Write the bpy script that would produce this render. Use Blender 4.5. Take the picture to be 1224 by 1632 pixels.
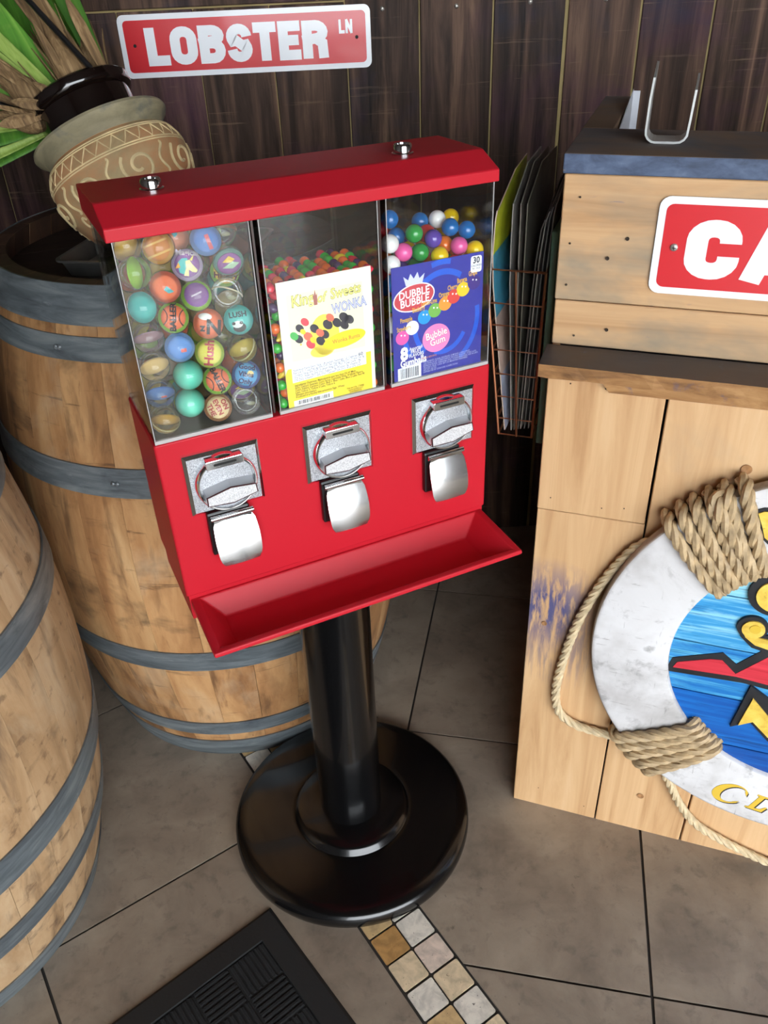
import bpy, bmesh, math, random
import numpy as np
from mathutils import Vector, Matrix
from math import sin, cos, pi, radians

random.seed(11)
rng = np.random.RandomState(5)
scene = bpy.context.scene
for o in list(bpy.data.objects):
    bpy.data.objects.remove(o)
COL = scene.collection

# ------------------------------------------------------------------ camera
CAM_H = 1.35
PITCH, ROLL, FPX = 0.6001, -0.0434, 1321.25
cF = Vector((0, cos(PITCH), -sin(PITCH)))
cU0 = Vector((0, sin(PITCH), cos(PITCH)))
cR0 = Vector((1, 0, 0))
cR = cos(ROLL) * cR0 + sin(ROLL) * cU0
cU = -sin(ROLL) * cR0 + cos(ROLL) * cU0
cam_data = bpy.data.cameras.new('camera')
cam_data.sensor_fit = 'VERTICAL'
cam_data.sensor_height = 36.0
cam_data.lens = FPX / 1632 * 36.0
cam_data.clip_start = 0.02
cam = bpy.data.objects.new('camera', cam_data)
COL.objects.link(cam)
cam.matrix_world = Matrix(((cR.x, cU.x, -cF.x, 0), (cR.y, cU.y, -cF.y, 0), (cR.z, cU.z, -cF.z, CAM_H), (0, 0, 0, 1)))
scene.camera = cam

# ------------------------------------------------------------------ world, light, exposure
world = bpy.data.worlds.new('overcast_sky')
scene.world = world
world.use_nodes = True
bg = world.node_tree.nodes['Background']
bg.inputs['Color'].default_value = (0.90, 0.95, 1.0, 1)
bg.inputs['Strength'].default_value = 8.2
scene.view_settings.view_transform = 'Standard'
scene.view_settings.look = 'None'
scene.view_settings.gamma = 1.0
scene.view_settings.use_curve_mapping = False
scene.view_settings.exposure = 0.35
try:
    scene.cycles.use_denoising = True
    scene.cycles.transparent_max_bounces = 24
    scene.cycles.max_bounces = 10
    scene.cycles.caustics_reflective = True
    scene.cycles.sample_clamp_indirect = 6
except Exception:
    pass


# ------------------------------------------------------------------ helpers: colour and materials
def S(r, g, b):
    def f(c):
        c /= 255.0
        return c / 12.92 if c <= 0.04045 else ((c + 0.055) / 1.055) ** 2.4
    return (f(r), f(g), f(b), 1.0)


def new_mat(name):
    m = bpy.data.materials.new(name)
    m.use_nodes = True
    nt = m.node_tree
    b = nt.nodes.get('Principled BSDF')
    return m, nt, b


def plain(name, col, rough=0.5, metal=0.0, coat=0.0, spec=None, sub=0.0, bump=0.0, bscale=200.0, var=0.0, vscale=(20, 20, 20)):
    m, nt, b = new_mat(name)
    b.inputs['Base Color'].default_value = col
    b.inputs['Roughness'].default_value = rough
    b.inputs['Metallic'].default_value = metal
    b.inputs['Coat Weight'].default_value = coat
    b.inputs['Coat Roughness'].default_value = 0.06
    if spec is not None:
        b.inputs['Specular IOR Level'].default_value = spec
    tc = nt.nodes.new('ShaderNodeTexCoord')
    if var > 0:
        mp = nt.nodes.new('ShaderNodeMapping')
        mp.inputs['Scale'].default_value = vscale
        nz = nt.nodes.new('ShaderNodeTexNoise')
        nz.inputs['Scale'].default_value = 1.0
        nz.inputs['Detail'].default_value = 4
        mr = nt.nodes.new('ShaderNodeMapRange')
        mr.inputs['From Min'].default_value = 0.3
        mr.inputs['From Max'].default_value = 0.7
        mr.inputs['To Min'].default_value = 1 - var
        mr.inputs['To Max'].default_value = 1 + var
        hs = nt.nodes.new('ShaderNodeHueSaturation')
        hs.inputs['Color'].default_value = col
        nt.links.new(tc.outputs['Object'], mp.inputs[0])
        nt.links.new(mp.outputs[0], nz.inputs['Vector'])
        nt.links.new(nz.outputs[0], mr.inputs[0])
        nt.links.new(mr.outputs[0], hs.inputs['Value'])
        nt.links.new(hs.outputs[0], b.inputs['Base Color'])
    if bump > 0:
        nz2 = nt.nodes.new('ShaderNodeTexNoise')
        nz2.inputs['Scale'].default_value = bscale
        bp = nt.nodes.new('ShaderNodeBump')
        bp.inputs['Strength'].default_value = bump
        bp.inputs['Distance'].default_value = 0.001
        nt.links.new(tc.outputs['Object'], nz2.inputs['Vector'])
        nt.links.new(nz2.outputs[0], bp.inputs['Height'])
        nt.links.new(bp.outputs[0], b.inputs['Normal'])
    return m


def grain(name, stops, scale, rough=0.6, bump=0.3, detail=6, rand=0.15, layers=(), fine=None, spec=0.4, coat=0.0, metal=0.0, distort=0.6):
    """streaky noise colour along an axis. layers: (colour, noise scale xyz, lo, hi, amount[, centre, radius])."""
    m, nt, b = new_mat(name)
    N, L = nt.nodes, nt.links
    tc = N.new('ShaderNodeTexCoord')
    oi = N.new('ShaderNodeObjectInfo')
    off = N.new('ShaderNodeVectorMath'); off.operation = 'MULTIPLY_ADD'
    cb = N.new('ShaderNodeCombineXYZ')
    for i in range(3):
        L.new(oi.outputs['Random'], cb.inputs[i])
    L.new(cb.outputs[0], off.inputs[0])
    off.inputs[1].default_value = (7.3, 5.1, 9.7)
    L.new(tc.outputs['Object'], off.inputs[2])

    def noise(sc, det=detail, dist=distort, vec=off):
        mp = N.new('ShaderNodeMapping')
        mp.inputs['Scale'].default_value = sc
        L.new(vec.outputs['Vector'] if 'Vector' in vec.outputs else vec.outputs[0], mp.inputs[0])
        nz = N.new('ShaderNodeTexNoise')
        nz.inputs['Scale'].default_value = 1.0
        nz.inputs['Detail'].default_value = det
        nz.inputs['Roughness'].default_value = 0.62
        nz.inputs['Distortion'].default_value = dist
        L.new(mp.outputs[0], nz.inputs['Vector'])
        return nz
    n1 = noise(scale)
    rp = N.new('ShaderNodeValToRGB')
    el = rp.color_ramp.elements
    while len(el) < len(stops):
        el.new(0.5)
    for e, (p, c) in zip(el, stops):
        e.position = p
        e.color = c
    L.new(n1.outputs[0], rp.inputs[0])
    colour = rp.outputs[0]
    for ly in layers:
        c, sc, lo, hi, amt = ly[:5]
        nn = noise(sc, 5, 0.3)
        mr = N.new('ShaderNodeMapRange')
        mr.inputs['From Min'].default_value = lo
        mr.inputs['From Max'].default_value = hi
        mr.inputs['To Max'].default_value = amt
        L.new(nn.outputs[0], mr.inputs[0])
        fac = mr.outputs[0]
        if len(ly) > 5:
            ds = N.new('ShaderNodeVectorMath'); ds.operation = 'DISTANCE'
            L.new(tc.outputs['Object'], ds.inputs[0])
            ds.inputs[1].default_value = ly[5]
            m2 = N.new('ShaderNodeMapRange')
            m2.inputs['From Min'].default_value = ly[6]
            m2.inputs['From Max'].default_value = ly[6] * 0.25
            L.new(ds.outputs['Value'], m2.inputs[0])
            mu = N.new('ShaderNodeMath'); mu.operation = 'MULTIPLY'
            L.new(fac, mu.inputs[0]); L.new(m2.outputs[0], mu.inputs[1])
            fac = mu.outputs[0]
        mx = N.new('ShaderNodeMix'); mx.data_type = 'RGBA'
        L.new(fac, mx.inputs[0]); L.new(colour, mx.inputs[6])
        mx.inputs[7].default_value = c
        colour = mx.outputs[2]
    if rand > 0:
        hs = N.new('ShaderNodeHueSaturation')
        mr = N.new('ShaderNodeMapRange')
        mr.inputs['To Min'].default_value = 1 - rand
        mr.inputs['To Max'].default_value = 1 + rand
        L.new(oi.outputs['Random'], mr.inputs[0])
        L.new(mr.outputs[0], hs.inputs['Value'])
        L.new(colour, hs.inputs['Color'])
        colour = hs.outputs[0]
    L.new(colour, b.inputs['Base Color'])
    b.inputs['Roughness'].default_value = rough
    b.inputs['Specular IOR Level'].default_value = spec
    b.inputs['Coat Weight'].default_value = coat
    b.inputs['Metallic'].default_value = metal
    if bump > 0:
        bp = N.new('ShaderNodeBump')
        bp.inputs['Strength'].default_value = bump
        bp.inputs['Distance'].default_value = 0.002
        src = n1 if fine is None else noise(fine, 4, 0.2)
        L.new(src.outputs[0], bp.inputs['Height'])
        L.new(bp.outputs[0], b.inputs['Normal'])
    return m


def clear(name, tint=(0.97, 0.98, 0.98, 1), rough=0.02, f0=0.06, f1=0.9, haze=0.0, hazecol=(0.8, 0.8, 0.8, 1)):
    """clear plastic: transparent with a fresnel gloss"""
    m, nt, b = new_mat(name)
    N, L = nt.nodes, nt.links
    N.remove(b)
    out = N['Material Output']
    tr = N.new('ShaderNodeBsdfTransparent'); tr.inputs[0].default_value = tint
    gl = N.new('ShaderNodeBsdfGlossy'); gl.inputs['Roughness'].default_value = rough
    fr = N.new('ShaderNodeFresnel'); fr.inputs[0].default_value = 1.5
    mr = N.new('ShaderNodeMapRange')
    mr.inputs['From Min'].default_value = 0.0; mr.inputs['From Max'].default_value = 1.0
    mr.inputs['To Min'].default_value = max(0.0, f0 - 0.04); mr.inputs['To Max'].default_value = f1
    L.new(fr.outputs[0], mr.inputs[0])
    base = tr
    if haze > 0:
        df = N.new('ShaderNodeBsdfDiffuse'); df.inputs[0].default_value = hazecol
        mh = N.new('ShaderNodeMixShader'); mh.inputs[0].default_value = haze
        L.new(tr.outputs[0], mh.inputs[1]); L.new(df.outputs[0], mh.inputs[2])
        base = mh
    mx = N.new('ShaderNodeMixShader')
    L.new(mr.outputs[0], mx.inputs[0]); L.new(base.outputs[0], mx.inputs[1]); L.new(gl.outputs[0], mx.inputs[2])
    L.new(mx.outputs[0], out.inputs['Surface'])
    return m


# ------------------------------------------------------------------ helpers: meshes
class MB:
    def __init__(s, xf=None):
        s.v, s.f, s.sm, s.mi = [], [], [], []
        s.xf = xf

    def add(s, vs, fs, smooth=False, mi=0):
        n = len(s.v)
        for p in vs:
            p = Vector(p)
            s.v.append(tuple(s.xf(p)) if s.xf else tuple(p))
        for f in fs:
            s.f.append([i + n for i in f]); s.sm.append(smooth); s.mi.append(mi)
        return s

    def box(s, x0, x1, y0, y1, z0, z1, M=None, mi=0):
        vs = [Vector((x, y, z)) for x in (x0, x1) for y in (y0, y1) for z in (z0, z1)]
        if M:
            vs = [M @ p for p in vs]
        return s.add(vs, [(0, 1, 3, 2), (4, 6, 7, 5), (0, 4, 5, 1), (2, 3, 7, 6), (0, 2, 6, 4), (1, 5, 7, 3)], mi=mi)

    def prism(s, poly, d0, d1, M=None, smooth=False, mi=0):
        """poly in local xy, extruded d0..d1 along local z, mapped by M"""
        n = len(poly)
        vs = [Vector((x, y, d0)) for x, y in poly] + [Vector((x, y, d1)) for x, y in poly]
        if M:
            vs = [M @ p for p in vs]
        fs = [list(range(n))[::-1], list(range(n, 2 * n))] + [(i, (i + 1) % n, n + (i + 1) % n, n + i) for i in range(n)]
        return s.add(vs, fs, smooth, mi)

    def lathe(s, prof, seg=48, M=None, smooth=True, a0=0, a1=2 * pi, mi=0, close=False):
        full = abs(a1 - a0 - 2 * pi) < 1e-6
        k = seg if full else seg + 1
        vs, fs = [], []
        for i in range(k):
            a = a0 + (a1 - a0) * i / seg
            for r, z in prof:
                p = Vector((r * cos(a), r * sin(a), z))
                vs.append(M @ p if M else p)
        m = len(prof)
        rngm = m if close else m - 1
        for i in range(seg):
            j = (i + 1) % k
            for q in range(rngm):
                q2 = (q + 1) % m
                fs.append((i * m + q, j * m + q, j * m + q2, i * m + q2))
        return s.add(vs, fs, smooth, mi)

    def tube(s, pts, r, seg=8, cap=True, smooth=True, mi=0):
        pts = [Vector(p) for p in pts]
        n = len(pts)
        rs = r if hasattr(r, '__len__') else [r] * n
        T = [(pts[min(i + 1, n - 1)] - pts[max(i - 1, 0)]).normalized() for i in range(n)]
        ref = Vector((0, 0, 1)) if abs(T[0].z) < 0.9 else Vector((1, 0, 0))
        N_ = T[0].cross(ref).normalized()
        vs, fs = [], []
        for i in range(n):
            N_ = (N_ - T[i] * N_.dot(T[i])).normalized()
            B = T[i].cross(N_)
            for k in range(seg):
                a = 2 * pi * k / seg
                vs.append(pts[i] + (N_ * cos(a) + B * sin(a)) * rs[i])
        for i in range(n - 1):
            for k in range(seg):
                k2 = (k + 1) % seg
                fs.append((i * seg + k, i * seg + k2, (i + 1) * seg + k2, (i + 1) * seg + k))
        if cap:
            fs.append(list(range(seg))[::-1]); fs.append([(n - 1) * seg + k for k in range(seg)])
        return s.add(vs, fs, smooth, mi)

    def sphere(s, c, r, seg=16, rings=10, M=None, sc=(1, 1, 1), mi=0):
        vs, fs = [Vector((0, 0, 1))], []
        for i in range(1, rings):
            t = pi * i / rings
            for k in range(seg):
                a = 2 * pi * k / seg
                vs.append(Vector((sin(t) * cos(a), sin(t) * sin(a), cos(t))))
        vs.append(Vector((0, 0, -1)))
        for k in range(seg):
            fs.append((0, 1 + k, 1 + (k + 1) % seg))
            for i in range(rings - 2):
                a, b2 = 1 + i * seg + k, 1 + i * seg + (k + 1) % seg
                fs.append((a, a + seg, b2 + seg, b2))
            l = 1 + (rings - 2) * seg
            fs.append((l + k, len(vs) - 1, l + (k + 1) % seg))
        c = Vector(c)
        out = []
        for p in vs:
            p = Vector((p.x * sc[0], p.y * sc[1], p.z * sc[2])) * r
            if M:
                p = M @ p
            out.append(p + c)
        return s.add(out, fs, True, mi)

    def mesh(s, name):
        me = bpy.data.meshes.new(name)
        me.from_pydata(s.v, [], s.f)
        me.polygons.foreach_set('use_smooth', s.sm)
        me.polygons.foreach_set('material_index', s.mi)
        me.update()
        bm = bmesh.new(); bm.from_mesh(me)
        bmesh.ops.recalc_face_normals(bm, faces=bm.faces)
        bm.to_mesh(me); bm.free()
        if any(s.sm):
            me.set_sharp_from_angle(angle=radians(42))
        return me


def put(name, mb, mats, parent=None, loc=(0, 0, 0), rot=(0, 0, 0), bevel=0.0, bseg=2, label=None, cat=None, group=None, kind=None):
    me = mb.mesh(name) if isinstance(mb, MB) else mb
    if not me.materials:
        for m in (mats if isinstance(mats, (list, tuple)) else [mats]):
            me.materials.append(m)
    o = bpy.data.objects.new(name, me)
    COL.objects.link(o)
    o.location = loc
    o.rotation_euler = rot
    o.parent = parent
    if bevel > 0:
        md = o.modifiers.new('bevel', 'BEVEL')
        md.width = bevel; md.segments = bseg; md.limit_method = 'ANGLE'; md.angle_limit = radians(40)
    tag(o, label, cat, group, kind)
    return o


def tag(o, label=None, cat=None, group=None, kind=None):
    if label: o['label'] = label
    if cat: o['category'] = cat
    if group: o['group'] = group
    if kind: o['kind'] = kind
    return o


def empty(name, loc, rz=0.0, label=None, cat=None, group=None, kind=None):
    o = bpy.data.objects.new(name, None)
    COL.objects.link(o)
    o.empty_display_size = 0.05
    o.location = loc
    o.rotation_euler = (0, 0, rz)
    return tag(o, label, cat, group, kind)


def copy_tree(o, parent=None):
    c = o.copy(); COL.objects.link(c); c.parent = parent
    for ch in list(o.children):
        copy_tree(ch, c)
    return c


def arc(cx, cy, rx, ry, a0, a1, n=10):
    return [(cx + rx * cos(radians(a0 + (a1 - a0) * i / n)), cy + ry * sin(radians(a0 + (a1 - a0) * i / n))) for i in range(n + 1)]


def ell(cx, cy, rx, ry, n=24, rot=0.0):
    c, s_ = cos(rot), sin(rot)
    return [(cx + rx * cos(t) * c - ry * sin(t) * s_, cy + rx * cos(t) * s_ + ry * sin(t) * c) for t in [2 * pi * i / n for i in range(n)]]


def rrect(x0, x1, y0, y1, r, n=5):
    return arc(x1 - r, y1 - r, r, r, 0, 90, n) + arc(x0 + r, y1 - r, r, r, 90, 180, n) + arc(x0 + r, y0 + r, r, r, 180, 270, n) + arc(x1 - r, y0 + r, r, r, 270, 360, n)


def clip(poly, a, b, c):
    """keep a*x+b*y>=c"""
    out = []
    for i in range(len(poly)):
        p, q = poly[i], poly[(i + 1) % len(poly)]
        dp, dq = a * p[0] + b * p[1] - c, a * q[0] + b * q[1] - c
        if dp >= 0: out.append(p)
        if (dp > 0 > dq) or (dp < 0 < dq):
            t = dp / (dp - dq)
            out.append((p[0] + t * (q[0] - p[0]), p[1] + t * (q[1] - p[1])))
    return out


def ribbon(mb, path, w, d0, d1, M=None, closed=False):
    """thick stroke along path with mitred joins, extruded d0..d1"""
    path = [p for i, p in enumerate(path) if i == 0 or (p[0] - path[i - 1][0]) ** 2 + (p[1] - path[i - 1][1]) ** 2 > 1e-6]
    if closed and (path[0][0] - path[-1][0]) ** 2 + (path[0][1] - path[-1][1]) ** 2 < 1e-6: path = path[:-1]
    n = len(path)
    L_, R_ = [], []
    for i in range(n):
        p = Vector(path[i])
        a = Vector(path[(i - 1) % n]) if (closed or i > 0) else None
        b = Vector(path[(i + 1) % n]) if (closed or i < n - 1) else None
        d1_ = (p - a).normalized() if a is not None else (b - p).normalized()
        d2_ = (b - p).normalized() if b is not None else d1_
        n1 = Vector((-d1_.y, d1_.x)); n2 = Vector((-d2_.y, d2_.x))
        m = (n1 + n2)
        m = m.normalized() if m.length > 1e-6 else n1
        k = min(1.8, 1 / max(0.2, m.dot(n1)))
        L_.append(p + m * w / 2 * k); R_.append(p - m * w / 2 * k)
    vs = []
    for i in range(n):
        for d in (d0, d1):
            for q in (R_[i], L_[i]):
                p = Vector((q[0], q[1], d))
                vs.append(M @ p if M else p)
    fs = []
    for i in range(n if closed else n - 1):
        a, b = i * 4, ((i + 1) % n) * 4
        fs += [(a, b, b + 1, a + 1), (a + 2, a + 3, b + 3, b + 2), (a, a + 2, b + 2, b), (a + 1, b + 1, b + 3, a + 3)]
    if not closed:
        e = (n - 1) * 4
        fs += [(0, 1, 3, 2), (e, e + 2, e + 3, e + 1)]
    mb.add(vs, fs)


def glyph(ch, t):
    """bold block letter of height 1: (width, strokes) ; stroke = (path, closed)"""
    a = t / 2
    def loop(x0, x1, y0, y1, r):
        return (rrect(x0, x1, y0, y1, r, 5), True)
    if ch == 'L': return .60, [([(a, 1), (a, 0)], 0), ([(a, a), (.60, a)], 0)]
    if ch == 'O': return .72, [loop(a, .72 - a, a, 1 - a, .21)]
    if ch == 'C':
        p = [(.72 - a, .62), (.72 - a, 1 - a - .2)] + arc(.72 - a - .2, 1 - a - .2, .2, .2, 0, 90, 5) + arc(a + .2, 1 - a - .2, .2, .2, 90, 180, 5) + arc(a + .2, a + .2, .2, .2, 180, 270, 5) + arc(.72 - a - .2, a + .2, .2, .2, 270, 360, 5) + [(.72 - a, .40)]
        return .72, [(p, 0)]
    if ch == 'B':
        w = .70
        up = [(0, 1 - a), (w - a - .2, 1 - a)] + arc(w - a - .2, .77 - a / 3, .19, .23 - a + a / 3, 90, -90, 8) + [(0, .53)]
        lo = [(0, .53), (w - a - .2, .53)] + arc(w - a - .2, (.53 + a) / 2, .2, (.53 - a) / 2, 90, -90, 8) + [(0, a)]
        return w, [([(a, 0), (a, 1)], 0), (up, 0), (lo, 0)]
    if ch == 'R':
        w = .70
        up = [(0, 1 - a), (w - a - .2, 1 - a)] + arc(w - a - .2, .74 - a / 3, .2, .26 - a + a / 3, 90, -90, 8) + [(0, .48)]
        return w, [([(a, 0), (a, 1)], 0), (up, 0), ([(.40, .5), (w - a - .02, .40), (w - a, 0)], 0)]
    if ch == 'S':
        w = .68; r = .2
        p = [(w - a, .665)] + arc(w - a - r, 1 - a - r, r, r, 0, 90, 5) + arc(a + r, 1 - a - r, r, r, 90, 215, 7) + [(.26, .565), (.42, .435)] + arc(w - a - r, a + r, r, r, 35, -90, 7) + arc(a + r, a + r, r, r, 270, 180, 5) + [(a, .335)]
        return w, [(p, 0)]
    if ch == 'T': return .62, [([(0, 1 - a * .9), (.62, 1 - a * .9)], 0), ([(.31, 0), (.31, 1)], 0)]
    if ch == 'E': return .60, [([(a, 0), (a, 1)], 0), ([(0, 1 - a * .9), (.60, 1 - a * .9)], 0), ([(0, .51), (.55, .51)], 0), ([(0, a * .9), (.60, a * .9)], 0)]
    if ch == 'N': return .72, [([(a, 0), (a, 1)], 0), ([(.72 - a, 0), (.72 - a, 1)], 0), ([(a * .9, .98), (.72 - a * .9, .02)], 0)]
    if ch == 'A': return .78, [([(a * .95, 0), (.39, .98)], 0), ([(.78 - a * .95, 0), (.39, .98)], 0), ([(.2, .28), (.58, .28)], 0)]
    return .3, []


def block_letter(ch, x, y, h, wscale, t, d0, d1, M):
    w, strokes = glyph(ch, t)
    mb = MB()
    K = M @ Matrix.Translation((x, y, 0)) @ Matrix.Diagonal((h * wscale, h, 1, 1))
    for q, (path, cl) in enumerate(strokes):
        ribbon(mb, path, t, d0 + .00005 * q, d1 + .00008 * q, K, bool(cl))
    return mb, w * h * wscale


_font_cache = {}


def text_geo(txt, size=1.0, offset=0.0, shear=0.0, align='CENTER', spacing=1.0):
    """built-in font turned into vertices and faces (xy plane)"""
    key = (txt, offset, shear, align, spacing)
    if key not in _font_cache:
        cu = bpy.data.curves.new('lettering', 'FONT')
        cu.body = txt; cu.size = 1.0; cu.offset = offset; cu.shear = shear
        cu.align_x = align; cu.align_y = 'CENTER'; cu.space_character = spacing
        cu.resolution_u = 2
        ob = bpy.data.objects.new('lettering', cu)
        COL.objects.link(ob)
        dg = bpy.context.evaluated_depsgraph_get(); dg.update()
        me = bpy.data.meshes.new_from_object(ob.evaluated_get(dg))
        _font_cache[key] = ([tuple(v.co) for v in me.vertices], [tuple(p.vertices) for p in me.polygons])
        bpy.data.objects.remove(ob); bpy.data.curves.remove(cu); bpy.data.meshes.remove(me)
    v, f = _font_cache[key]
    return [(x * size, y * size, z) for x, y, z in v], f


def rope_mesh(pts, R, pitch=0.035, step=0.0035, closed=False, seg=6):
    P = [Vector(p) for p in pts]
    if closed: P = P + [P[0]]
    # smooth resample (catmull)
    dense = []
    n = len(P)
    for i in range(n - 1):
        p0 = P[i - 1] if i > 0 else (P[-2] if closed else P[0] * 2 - P[1])
        p1, p2 = P[i], P[i + 1]
        p3 = P[i + 2] if i + 2 < n else (P[1] if closed else P[-1] * 2 - P[-2])
        for k in range(12):
            t = k / 12
            dense.append(0.5 * ((2 * p1) + (p2 - p0) * t + (2 * p0 - 5 * p1 + 4 * p2 - p3) * t * t + (3 * p1 - p0 - 3 * p2 + p3) * t ** 3))
    dense.append(P[-1])
    d = [0.0]
    for i in range(1, len(dense)): d.append(d[-1] + (dense[i] - dense[i - 1]).length)
    tot = d[-1]; m = max(8, int(tot / step))
    C = []; j = 0
    for i in range(m + 1):
        s_ = tot * i / m
        while j < len(d) - 2 and d[j + 1] < s_: j += 1
        q = (s_ - d[j]) / max(1e-9, d[j + 1] - d[j])
        C.append(dense[j].lerp(dense[j + 1], min(1, max(0, q))))
    T = [(C[min(i + 1, m)] - C[max(i - 1, 0)]).normalized() for i in range(m + 1)]
    ref = Vector((0, 0, 1)) if abs(T[0].z) < 0.9 else Vector((1, 0, 0))
    N_ = T[0].cross(ref).normalized()
    fr = []
    for i in range(m + 1):
        N_ = (N_ - T[i] * N_.dot(T[i])).normalized()
        fr.append((N_.copy(), T[i].cross(N_)))
    mb = MB()
    for k in range(3):
        path = []
        for i in range(m + 1):
            a = 2 * pi * (tot * i / m) / pitch + 2 * pi * k / 3
            path.append(C[i] + (fr[i][0] * cos(a) + fr[i][1] * sin(a)) * R * 0.50)
        mb.tube(path, R * 0.56, seg)
    return mb

# ------------------------------------------------------------------ materials
M_red = plain('red_powder_coat', S(186, 28, 42), 0.42, spec=.24, bump=0.03, bscale=900)
M_black = plain('black_gloss_metal', S(9, 9, 10), 0.22, coat=0.3, bump=0.03, bscale=700)
M_blackpl = plain('black_plastic', S(14, 14, 15), 0.35)
M_chrome = plain('polished_chrome', S(225, 228, 230), 0.10, metal=1.0)
M_chrome_soft = plain('worn_chrome', S(226, 228, 230), 0.2, metal=1.0, bump=0.05, bscale=120)
M_cast = plain('sparkling_cast_chrome', S(176, 178, 182), 0.5, metal=.75, bump=0.6, bscale=900, var=.45, vscale=(900, 900, 900))
M_handle = plain('bright_handle_metal', S(214, 216, 220), .32, metal=.7)
M_outlinedark = plain('dark_handle_edge', S(70, 30, 34), .3, metal=.5)
M_castlight = plain('bright_cast_face', S(214, 214, 216), 0.55, metal=.5, var=.3, vscale=(900, 900, 900))
M_clear = clear('clear_acrylic', f0=0.05, f1=0.85)
M_ballshell = clear('clear_rubber', tint=(0.975, 0.975, 0.94, 1), f0=0.045, f1=0.6, haze=0.03)
M_ballyellow = clear('clear_yellowed_rubber', tint=(0.93, 0.91, 0.74, 1), f0=0.05, f1=0.75, haze=0.07, hazecol=(.7, .62, .4, 1))
M_tile = grain('porcelain_floor_tile', [(.30, S(120, 107, 94)), (.52, S(140, 126, 111)), (.75, S(156, 142, 126))], (9, 9, 9), 0.42, 0.12, 7, 0.04,
               layers=[(S(92, 84, 76), (40, 40, 40), .54, .74, .55), (S(168, 154, 136), (6, 6, 6), .48, .70, .45), (S(88, 78, 68), (5, 5, 5), .56, .74, .45), (S(64, 58, 52), (90, 90, 90), .66, .76, .6)], fine=(120, 120, 120), spec=.4)
M_grout = plain('dark_grout', S(52, 48, 44), 0.9, var=.2)
M_trav = {}
for k, c in dict(white=(228, 220, 206), cream=(222, 200, 166), pink=(220, 200, 184), tan=(190, 145, 88), sand=(204, 172, 124)).items():
    d = tuple(int(x * .84) for x in c)
    M_trav[k] = grain('travertine_' + k, [(.35, S(*d)), (.6, S(*c))], (45, 45, 45), 0.55, 0.35, 6, 0.03, layers=[(S(60, 48, 36), (190, 190, 190), .66, .70, .9)])
M_wallwood = grain('dark_stained_plank', [(.25, S(30, 22, 18)), (.44, S(62, 47, 39)), (.58, S(96, 73, 60)), (.76, S(144, 114, 92))], (30, 30, 2.0), 0.55, 0.9, 9, 0.25,
                   layers=[(S(84, 44, 76), (3.0, 3.0, 3.0), .52, .70, .5), (S(26, 50, 82), (2.3, 2.3, 2.6), .55, .72, .5), (S(16, 13, 12), (40, 40, 3), .56, .70, .7), (S(150, 124, 100), (5, 5, 110), .62, .74, .4)], spec=.14)
M_walledge = plain('bare_plank_edge', S(150, 132, 88), 0.8, var=.3, vscale=(8, 8, 8))
M_darkwood = grain('dark_ceiling_wood', [(.3, S(40, 32, 28)), (.7, S(70, 57, 50))], (3, 20, 20), 0.7, 0.2, 4, 0.1)
M_oak = grain('old_barrel_oak', [(.22, S(110, 74, 44)), (.45, S(160, 116, 74)), (.62, S(184, 142, 96)), (.8, S(202, 166, 120))], (14, 14, 3.0), 0.62, 0.35, 8, 0.10,
              layers=[(S(78, 54, 36), (26, 26, 4), .54, .70, .75), (S(38, 32, 28), (5, 5, 8), .57, .72, .8), (S(100, 64, 38), (9, 9, 2.5), .50, .66, .6), (S(60, 40, 28), (8, 8, 70), .62, .70, .6), (S(104, 62, 34), (60, 60, 9), .62, .74, .55), (S(186, 166, 138), (6, 6, 5), .56, .72, .4)], fine=(50, 50, 8))
M_oakgrey = grain('weathered_barrel_oak', [(.22, S(122, 94, 66)), (.45, S(172, 138, 100)), (.62, S(192, 160, 122)), (.8, S(208, 182, 148))], (14, 14, 3.0), 0.65, 0.4, 8, 0.10,
                  layers=[(S(88, 68, 52), (26, 26, 4), .54, .70, .75), (S(44, 38, 36), (5, 5, 8), .60, .74, .75), (S(92, 66, 46), (30, 30, 40), .58, .68, .6), (S(200, 180, 150), (8, 8, 5), .56, .70, .45)], fine=(50, 50, 8))
M_head = grain('dirty_barrel_head', [(.3, S(28, 22, 20)), (.7, S(56, 42, 34))], (4, 40, 4), 0.55, 0.3, 6, 0.1, layers=[(S(96, 66, 48), (12, 12, 12), .62, .76, .4)])
M_stained = grain('wine_stained_oak', [(.3, S(40, 28, 22)), (.55, S(70, 50, 38)), (.8, S(100, 74, 54))], (14, 14, 3), .6, .3, 7, .1)
M_hoop = grain('galvanised_hoop', [(.3, S(78, 84, 88)), (.52, S(112, 120, 124)), (.75, S(146, 152, 152))], (9, 9, 60), 0.48, 0.25, 7, 0.06,
               layers=[(S(56, 62, 70), (10, 10, 14), .56, .72, .6), (S(186, 192, 192), (20, 20, 50), .66, .78, .5)], metal=0.35, spec=.5)
M_rivet = plain('hoop_rivet', S(130, 136, 140), 0.4, metal=.6)
M_pine = grain('pale_pine_board', [(.25, S(168, 126, 84)), (.42, S(194, 154, 110)), (.58, S(206, 168, 124)), (.78, S(214, 180, 138))], (26, 26, 1.6), 0.6, 0.22, 8, 0.035,
               layers=[(S(150, 140, 122), (4, 4, 3), .58, .76, .4), (S(150, 104, 66), (60, 60, 3), .66, .76, .3)], distort=1.2)
M_pineblue = grain('pine_board_with_blue_paint', [(.25, S(168, 126, 84)), (.42, S(194, 154, 110)), (.58, S(206, 168, 124)), (.78, S(214, 180, 138))], (26, 26, 1.6), 0.6, 0.22, 8, 0.0,
                   layers=[(S(150, 104, 66), (60, 60, 3), .66, .76, .3), (S(44, 62, 116), (120, 60, 22), .38, .54, .9, (.028, 0, .485), .10), (S(60, 74, 112), (160, 60, 12), .46, .60, .55, (.05, 0, .40), .09)], distort=1.2)
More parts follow.
